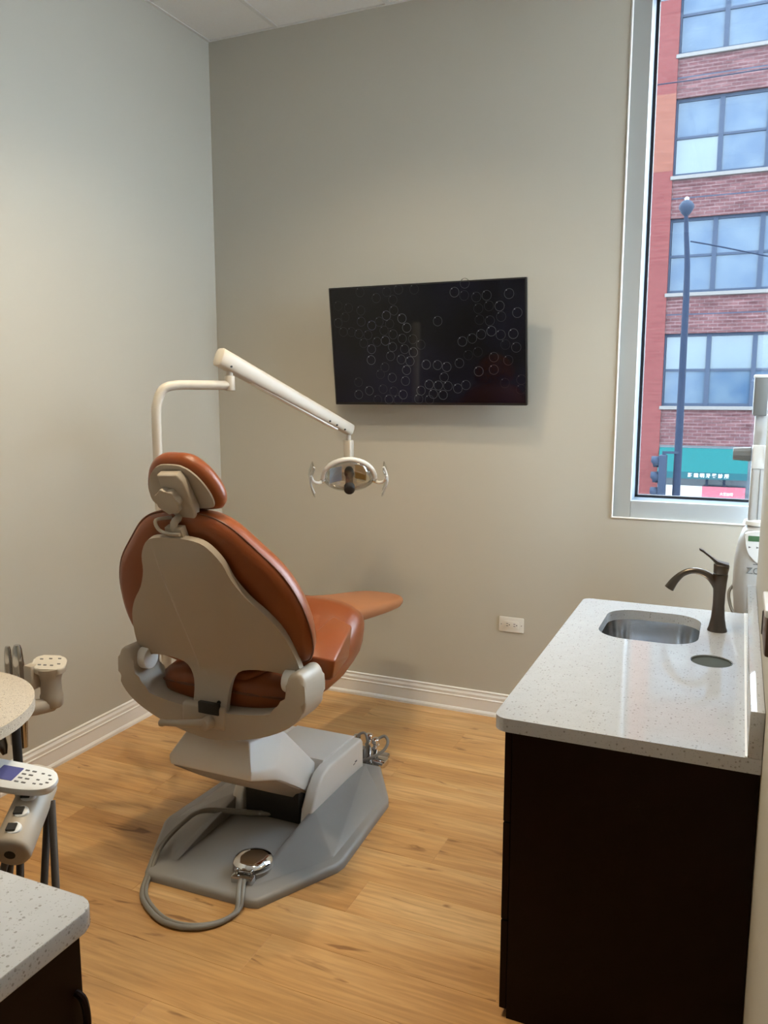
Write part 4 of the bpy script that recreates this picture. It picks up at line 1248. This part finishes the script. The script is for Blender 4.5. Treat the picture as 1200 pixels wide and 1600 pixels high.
# instrument pod with a keypad
px, py = -1.70, 1.592
pod = B().lathe([(0.025, 0.742), (0.030, 0.747), (0.031, 0.775), (0.028, 0.782), (0.027, 0.818), (0.030, 0.830), (0.039, 0.848), (0.040, 0.856)], D(px, py, 0), 28).obj('instrument_pod', M['taupe'], du, 50)
kt = Matrix.Translation(D(px, py, 0.862)) @ Matrix.Rotation(math.radians(35), 4, 'Z') @ Matrix.Diagonal((0.72, 0.72, 0.9, 1)) @ Matrix.Rotation(math.radians(14), 4, 'X') @ Matrix.Rotation(math.radians(5), 4, 'Y')
kf = lambda u, v, w: kt @ Vector((u, v, w))
B().prism(rrect(-0.060, 0.060, -0.045, 0.045, 0.03, 6), -0.014, 0.008, frame=kf, bev=0.005, seg=3).obj('pod_keypad', M['enamel'], pod, 40)
for (u, v) in ((-0.032, 0.018), (0.0, 0.022), (0.032, 0.024), (-0.034, -0.018), (-0.014, -0.019), (0.010, -0.020), (0.034, -0.010)):
    B().prism(rrect(u - 0.006, u + 0.006, v - 0.003, v + 0.003, 0.0015, 2), 0.0075, 0.0088, frame=kf).obj('key', M['ink'], pod, 0)
B().tube([D(px, py, 0.750), D(-1.715, 1.53, 0.755), D(-1.76, 1.44, 0.765), D(-1.80, 1.30, 0.7925)], lambda t: 0.022 - 0.004 * t, 12, 5).obj('pod_arm', M['taupe'], du, 50)
B().box(-0.02, 0.075, 0.24, 0.32, 0.775, 0.800, 0.004).obj('pod_bracket', M['pearl'], du, 40)
B().box(0.055, 0.085, 0.33, 0.37, 0.80, 0.87, 0.006).obj('pod_neck', M['taupe'], du, 40)
# upright hand pieces behind the tray
for (x_, y_, zt, r_) in ((-1.825, 1.565, 0.905, 0.011), (-1.785, 1.562, 0.915, 0.015)):
    hp = B().lathe([(r_ * 0.8, 0.62), (r_, 0.70), (r_ * 1.05, zt - 0.055), (r_ * 0.8, zt - 0.012), (r_ * 0.55, zt)], D(x_, y_, 0), 14).obj('hand_piece', M['steel'], du, 40)
# control panel
pt = Matrix.Translation(D(-1.475, 1.262, 0.735)) @ Matrix.Rotation(math.radians(10), 4, 'Z') @ Matrix.Rotation(math.radians(10), 4, 'X') @ Matrix.Rotation(math.radians(3), 4, 'Y')
pf = lambda u, v, w: pt @ Vector((u, v, w))
pout = smooth2([(-0.20, 0.048), (-0.08, 0.047), (0.03, 0.044), (0.082, 0.034), (0.104, 0.004), (0.094, -0.026), (0.045, -0.042), (-0.06, -0.046), (-0.20, -0.048), (-0.215, 0.0)], 5)
pan = B().pillow(pout, [(0.020, -0.030), (0.006, -0.022), (0.0, -0.010), (0.001, -0.002), (0.006, 0.0)], pf).obj('control_panel', M['machine_white'], du, 50)
B().prism(rrect(-0.048, 0.006, -0.022, 0.024, 0.002, 2), 0.0, 0.0010, frame=pf).obj('display', M['navy'], pan, 0)
for i in range(2):
    for j in range(4):
        B().prism(rrect(0.018 + i * 0.018 - 0.0055, 0.018 + i * 0.018 + 0.0055, 0.020 - j * 0.0135 - 0.002, 0.020 - j * 0.0135 + 0.002, 0.001, 2), 0.0, 0.0008, frame=pf).obj('key', M['ink'], pan, 0)
for (u, v) in ((0.060, 0.018), (0.062, -0.004), (0.062, -0.018), (0.078, 0.016), (0.088, 0.004), (0.088, -0.008), (0.078, -0.016)):
    B().prism(rrect(u - 0.004, u + 0.004, v - 0.0018, v + 0.0018, 0.001, 2), 0.0, 0.0008, frame=pf).obj('key', M['ink'], pan, 0)
# holder bar below the panel, pointing to the camera
h0, h1 = Vector((-1.475, 1.335, 0.685)), Vector((-1.395, 1.165, 0.610))
hx = (h1 - h0).normalized()
hb_ = B().cyl(D(*h0), D(*h1), 0.040, 0.043, 28, 0.012).obj('holder_bar', M['taupe'], du, 50)
B().cyl(D(*(h1 - hx * 0.004)), D(*(h1 + hx * 0.0015)), 0.012, seg=16).obj('end_hole', M['dark'], hb_, 0)
B().box(-1.505 + 1.80, -1.435 + 1.80, 1.275 - 1.21, 1.345 - 1.21, 0.66, 0.725, 0.012, 3).obj('panel_neck', M['taupe'], du, 40)
sx = hx.cross(Vector((0, 0, 1))).normalized()
ux = sx.cross(hx).normalized()
for k in range(3):
    c0 = h0 + hx * (0.078 + 0.044 * k) + ux * 0.036 - sx * 0.004
    cl = B().cyl(D(*(c0 - ux * 0.012)), D(*(c0 + ux * 0.008)), 0.019, 0.016, 18, 0.003).obj('holder_cup', M['machine_white'], hb_, 40)
    B().box(-0.010, 0.010, -0.009, 0.009, -0.002, 0.003, M=Matrix.Translation(D(*(c0 + ux * 0.009 + sx * 0.004))) @ Matrix((tuple(sx) + (0,), tuple(hx) + (0,), tuple(ux) + (0,), (0, 0, 0, 1))).transposed()).obj('cup_socket', M['dark'], hb_, 0)
# syringe hanging under the tray
B().lathe([(0.006, 0.0), (0.013, 0.02), (0.014, 0.05), (0.008, 0.085)], (0, 0, 0), 14, M=Matrix.Translation(D(-1.62, 1.36, 0.715)) @ Matrix.Rotation(math.radians(-20), 4, 'Y')).obj('syringe', M['nickel'], du, 40)
B().tube([D(-1.635, 1.36, 0.785), D(-1.665, 1.36, 0.785)], 0.006, 8, 1).obj('syringe_tip', M['nickel'], du, 40)
for (x_, y_, r_) in ((-1.69, 1.36, 0.010), (-1.60, 1.38, 0.011)):
    B().cyl(D(x_, y_, 0.60), D(x_, y_, 0.825), r_, seg=12).obj('support_rod', M['dark'], du, 40)
hoses = [[(-1.42, 1.31, 0.66), (-1.36, 1.25, 0.45), (-1.34, 1.22, 0.2), (-1.40, 1.2, 0.06), (-1.6, 1.2, 0.03)],
         [(-1.44, 1.32, 0.66), (-1.40, 1.25, 0.45), (-1.385, 1.2, 0.2), (-1.45, 1.18, 0.06), (-1.6, 1.18, 0.03)],
         [(-1.46, 1.25, 0.60), (-1.42, 1.2, 0.42), (-1.43, 1.18, 0.2), (-1.5, 1.17, 0.06), (-1.65, 1.17, 0.03)],
         [(-1.45, 1.22, 0.60), (-1.455, 1.19, 0.42), (-1.47, 1.17, 0.2), (-1.55, 1.16, 0.07), (-1.68, 1.16, 0.03)],
         [(-1.44, 1.20, 0.59), (-1.475, 1.17, 0.42), (-1.49, 1.16, 0.2), (-1.56, 1.15, 0.07), (-1.68, 1.15, 0.03)],
         [(-1.58, 1.30, 0.70), (-1.56, 1.25, 0.45), (-1.57, 1.22, 0.2), (-1.62, 1.2, 0.06), (-1.7, 1.2, 0.03)]]
for h_ in hoses:
    B().tube([D(*p) for p in h_], 0.0085, 10, 6).obj('hose', M['hose'], du, 60)

# ------------------------------------------------------------------ whitening machine beside the window
wm = thing('whitening_machine', 'grey whitening lamp machine on a stand behind the partition end', 'dental machine', (0.165, 3.42, 0))
mo = []
for zz, hw_, dy in ((0.60, 0.10, 0.070), (0.66, 0.130, 0.085), (0.76, 0.146, 0.095), (0.86, 0.158, 0.10), (0.95, 0.157, 0.10), (1.03, 0.146, 0.095), (1.075, 0.132, 0.085), (1.098, 0.112, 0.070), (1.104, 0.08, 0.05)):
    mo.append([(u, v, zz) for u, v in rrect(-hw_, hw_, -dy, dy, min(0.06, dy * 0.8), 6)])
body = B().loft(mo).obj('body', M['machine'], wm, 50)
mf = lambda u, v, w: Vector((u, -0.100 - w, v))
B().prism(smooth2([(-0.115, 1.078), (0.0, 1.088), (0.115, 1.078), (0.122, 1.05), (0.11, 1.00), (0.08, 0.965), (0.0, 0.945), (-0.08, 0.965), (-0.11, 1.00), (-0.122, 1.05)], 4), -0.02, 0.004, frame=mf, bev=0.003).obj('keypad_panel', M['machine_white'], body, 40)
B().prism(rrect(-0.113 + 0.0, 0.09, 1.045, 1.066, 0.002, 2), 0.003, 0.0052, frame=mf).obj('display', M['lcd'], body, 0)
for (u, v) in ((-0.105, 1.022), (-0.078, 1.022), (-0.05, 1.022), (-0.02, 1.022), (-0.065, 0.998), (-0.03, 0.998)):
    B().prism([(u - 0.005, v - 0.004), (u + 0.005, v), (u - 0.005, v + 0.004)], 0.004, 0.0048, frame=mf).obj('key', M['ink'], body, 0)
o = piece(text_mesh('ZOOM', 0.036, M['machine_dark'], 0.0006, 'machine_lettering'), 'lettering', body, (-0.058, -0.1015, 0.930), rot=(PI / 2, 0, 0))
B().box(-0.09, -0.05, -0.1008, -0.099, 0.955, 0.958).obj('maker_line', M['ink'], body, 0)
B().cyl((0.03, 0, 0.08), (0.03, 0, 0.62), 0.028, seg=20).obj('stand_column', M['machine'], wm, 40)
b = B()
for k in range(5):
    t = 2 * PI * k / 5 + 0.3
    b.hull([(0.03 + 0.03 * math.cos(t + s), 0.03 * math.sin(t + s), z_) for s in (-1, 1) for z_ in (0.06, 0.10)] + [(0.03 + 0.19 * math.cos(t + s * 0.08), 0.19 * math.sin(t + s * 0.08), z_) for s in (-1, 1) for z_ in (0.055, 0.075)])
b.obj('stand_foot', M['machine'], wm, 30)
for k in range(5):
    t = 2 * PI * k / 5 + 0.3
    B().cyl((0.03 + 0.185 * math.cos(t) - 0.012, 0.185 * math.sin(t), 0.028), (0.03 + 0.185 * math.cos(t) + 0.012, 0.185 * math.sin(t), 0.028), 0.028, seg=16).obj('caster', M['dark'], wm, 40)
B().prism(rrect(-0.118, -0.048, -0.035, 0.035, 0.012, 4), 1.095, 1.315, bev=0.004).obj('arm_column', M['machine'], wm, 40)
B().box(-0.0855, -0.0835, -0.0365, -0.034, 1.10, 1.312).obj('column_seam', M['machine_dark'], wm, 0)
B().lathe([(0.075, 1.098), (0.07, 1.112), (0.05, 1.118), (0.02, 1.12)], (-0.06, 0, 0), 24).obj('arm_collar', M['machine_white'], wm, 40)
B().box(-0.118, -0.070, -0.04, 0.04, 1.312, 1.405, 0.008, 2).obj('arm_joint', M['machine_white'], wm, 40)
B().cyl((-0.185, 0.0, 1.367), (-0.120, 0.0, 1.367), 0.024, 0.028, 10, 0.003).obj('arm_knob', M['machine_dark'], wm, 20)
B().box(-0.116, -0.062, -0.03, 0.03, 1.40, 1.52, 0.006, 2).obj('upper_arm', M['machine'], wm, 40)
B().box(-0.126, -0.075, -0.06, 0.06, 1.515, 1.66, 0.006, 2).obj('lamp_head', M['machine_dark'], wm, 40)
B().box(-0.128, -0.07, -0.062, 0.062, 1.656, 1.668, 0.003, 2).obj('lamp_cap', M['machine_white'], wm, 40)
B().cyl((-0.060, -0.02, 1.275), (-0.060, -0.02, 1.315), 0.016, seg=14).obj('hose_clamp', M['dark'], wm, 40)
B().tube([(-0.05, -0.04, 1.46), (-0.062, -0.05, 1.465), (-0.066, -0.05, 1.44), (-0.062, -0.045, 1.36), (-0.060, -0.03, 1.30), (-0.056, -0.03, 1.20)], 0.005, 8, 6).obj('lamp_hose', M['machine_white'], wm, 60)
B().tube([(-0.150, -0.03, 0.86), (-0.168, -0.05, 0.83), (-0.16, -0.06, 0.78), (-0.135, -0.07, 0.73), (-0.11, -0.075, 0.70)], 0.006, 8, 6).obj('cable', M['cord'], wm, 60)

# ------------------------------------------------------------------ small dispenser on the partition
wd = thing('wall_dispenser', 'small brown wall dispenser with a silver top on the partition edge', 'dispenser', (XP, 1.77, 1.13))
B().box(-0.018, 0.0, -0.10, 0.055, -0.035, 0.045, 0.006, 2).obj('body', M['brown'], wd, 40)
B().box(-0.021, 0.0, -0.105, 0.062, 0.045, 0.060, 0.003, 2).obj('lid', M['alu_white'], wd, 40)
B().box(-0.020, -0.012, 0.045, 0.060, -0.03, 0.02, 0.002, 1).obj('latch', M['dark'], wd, 40)
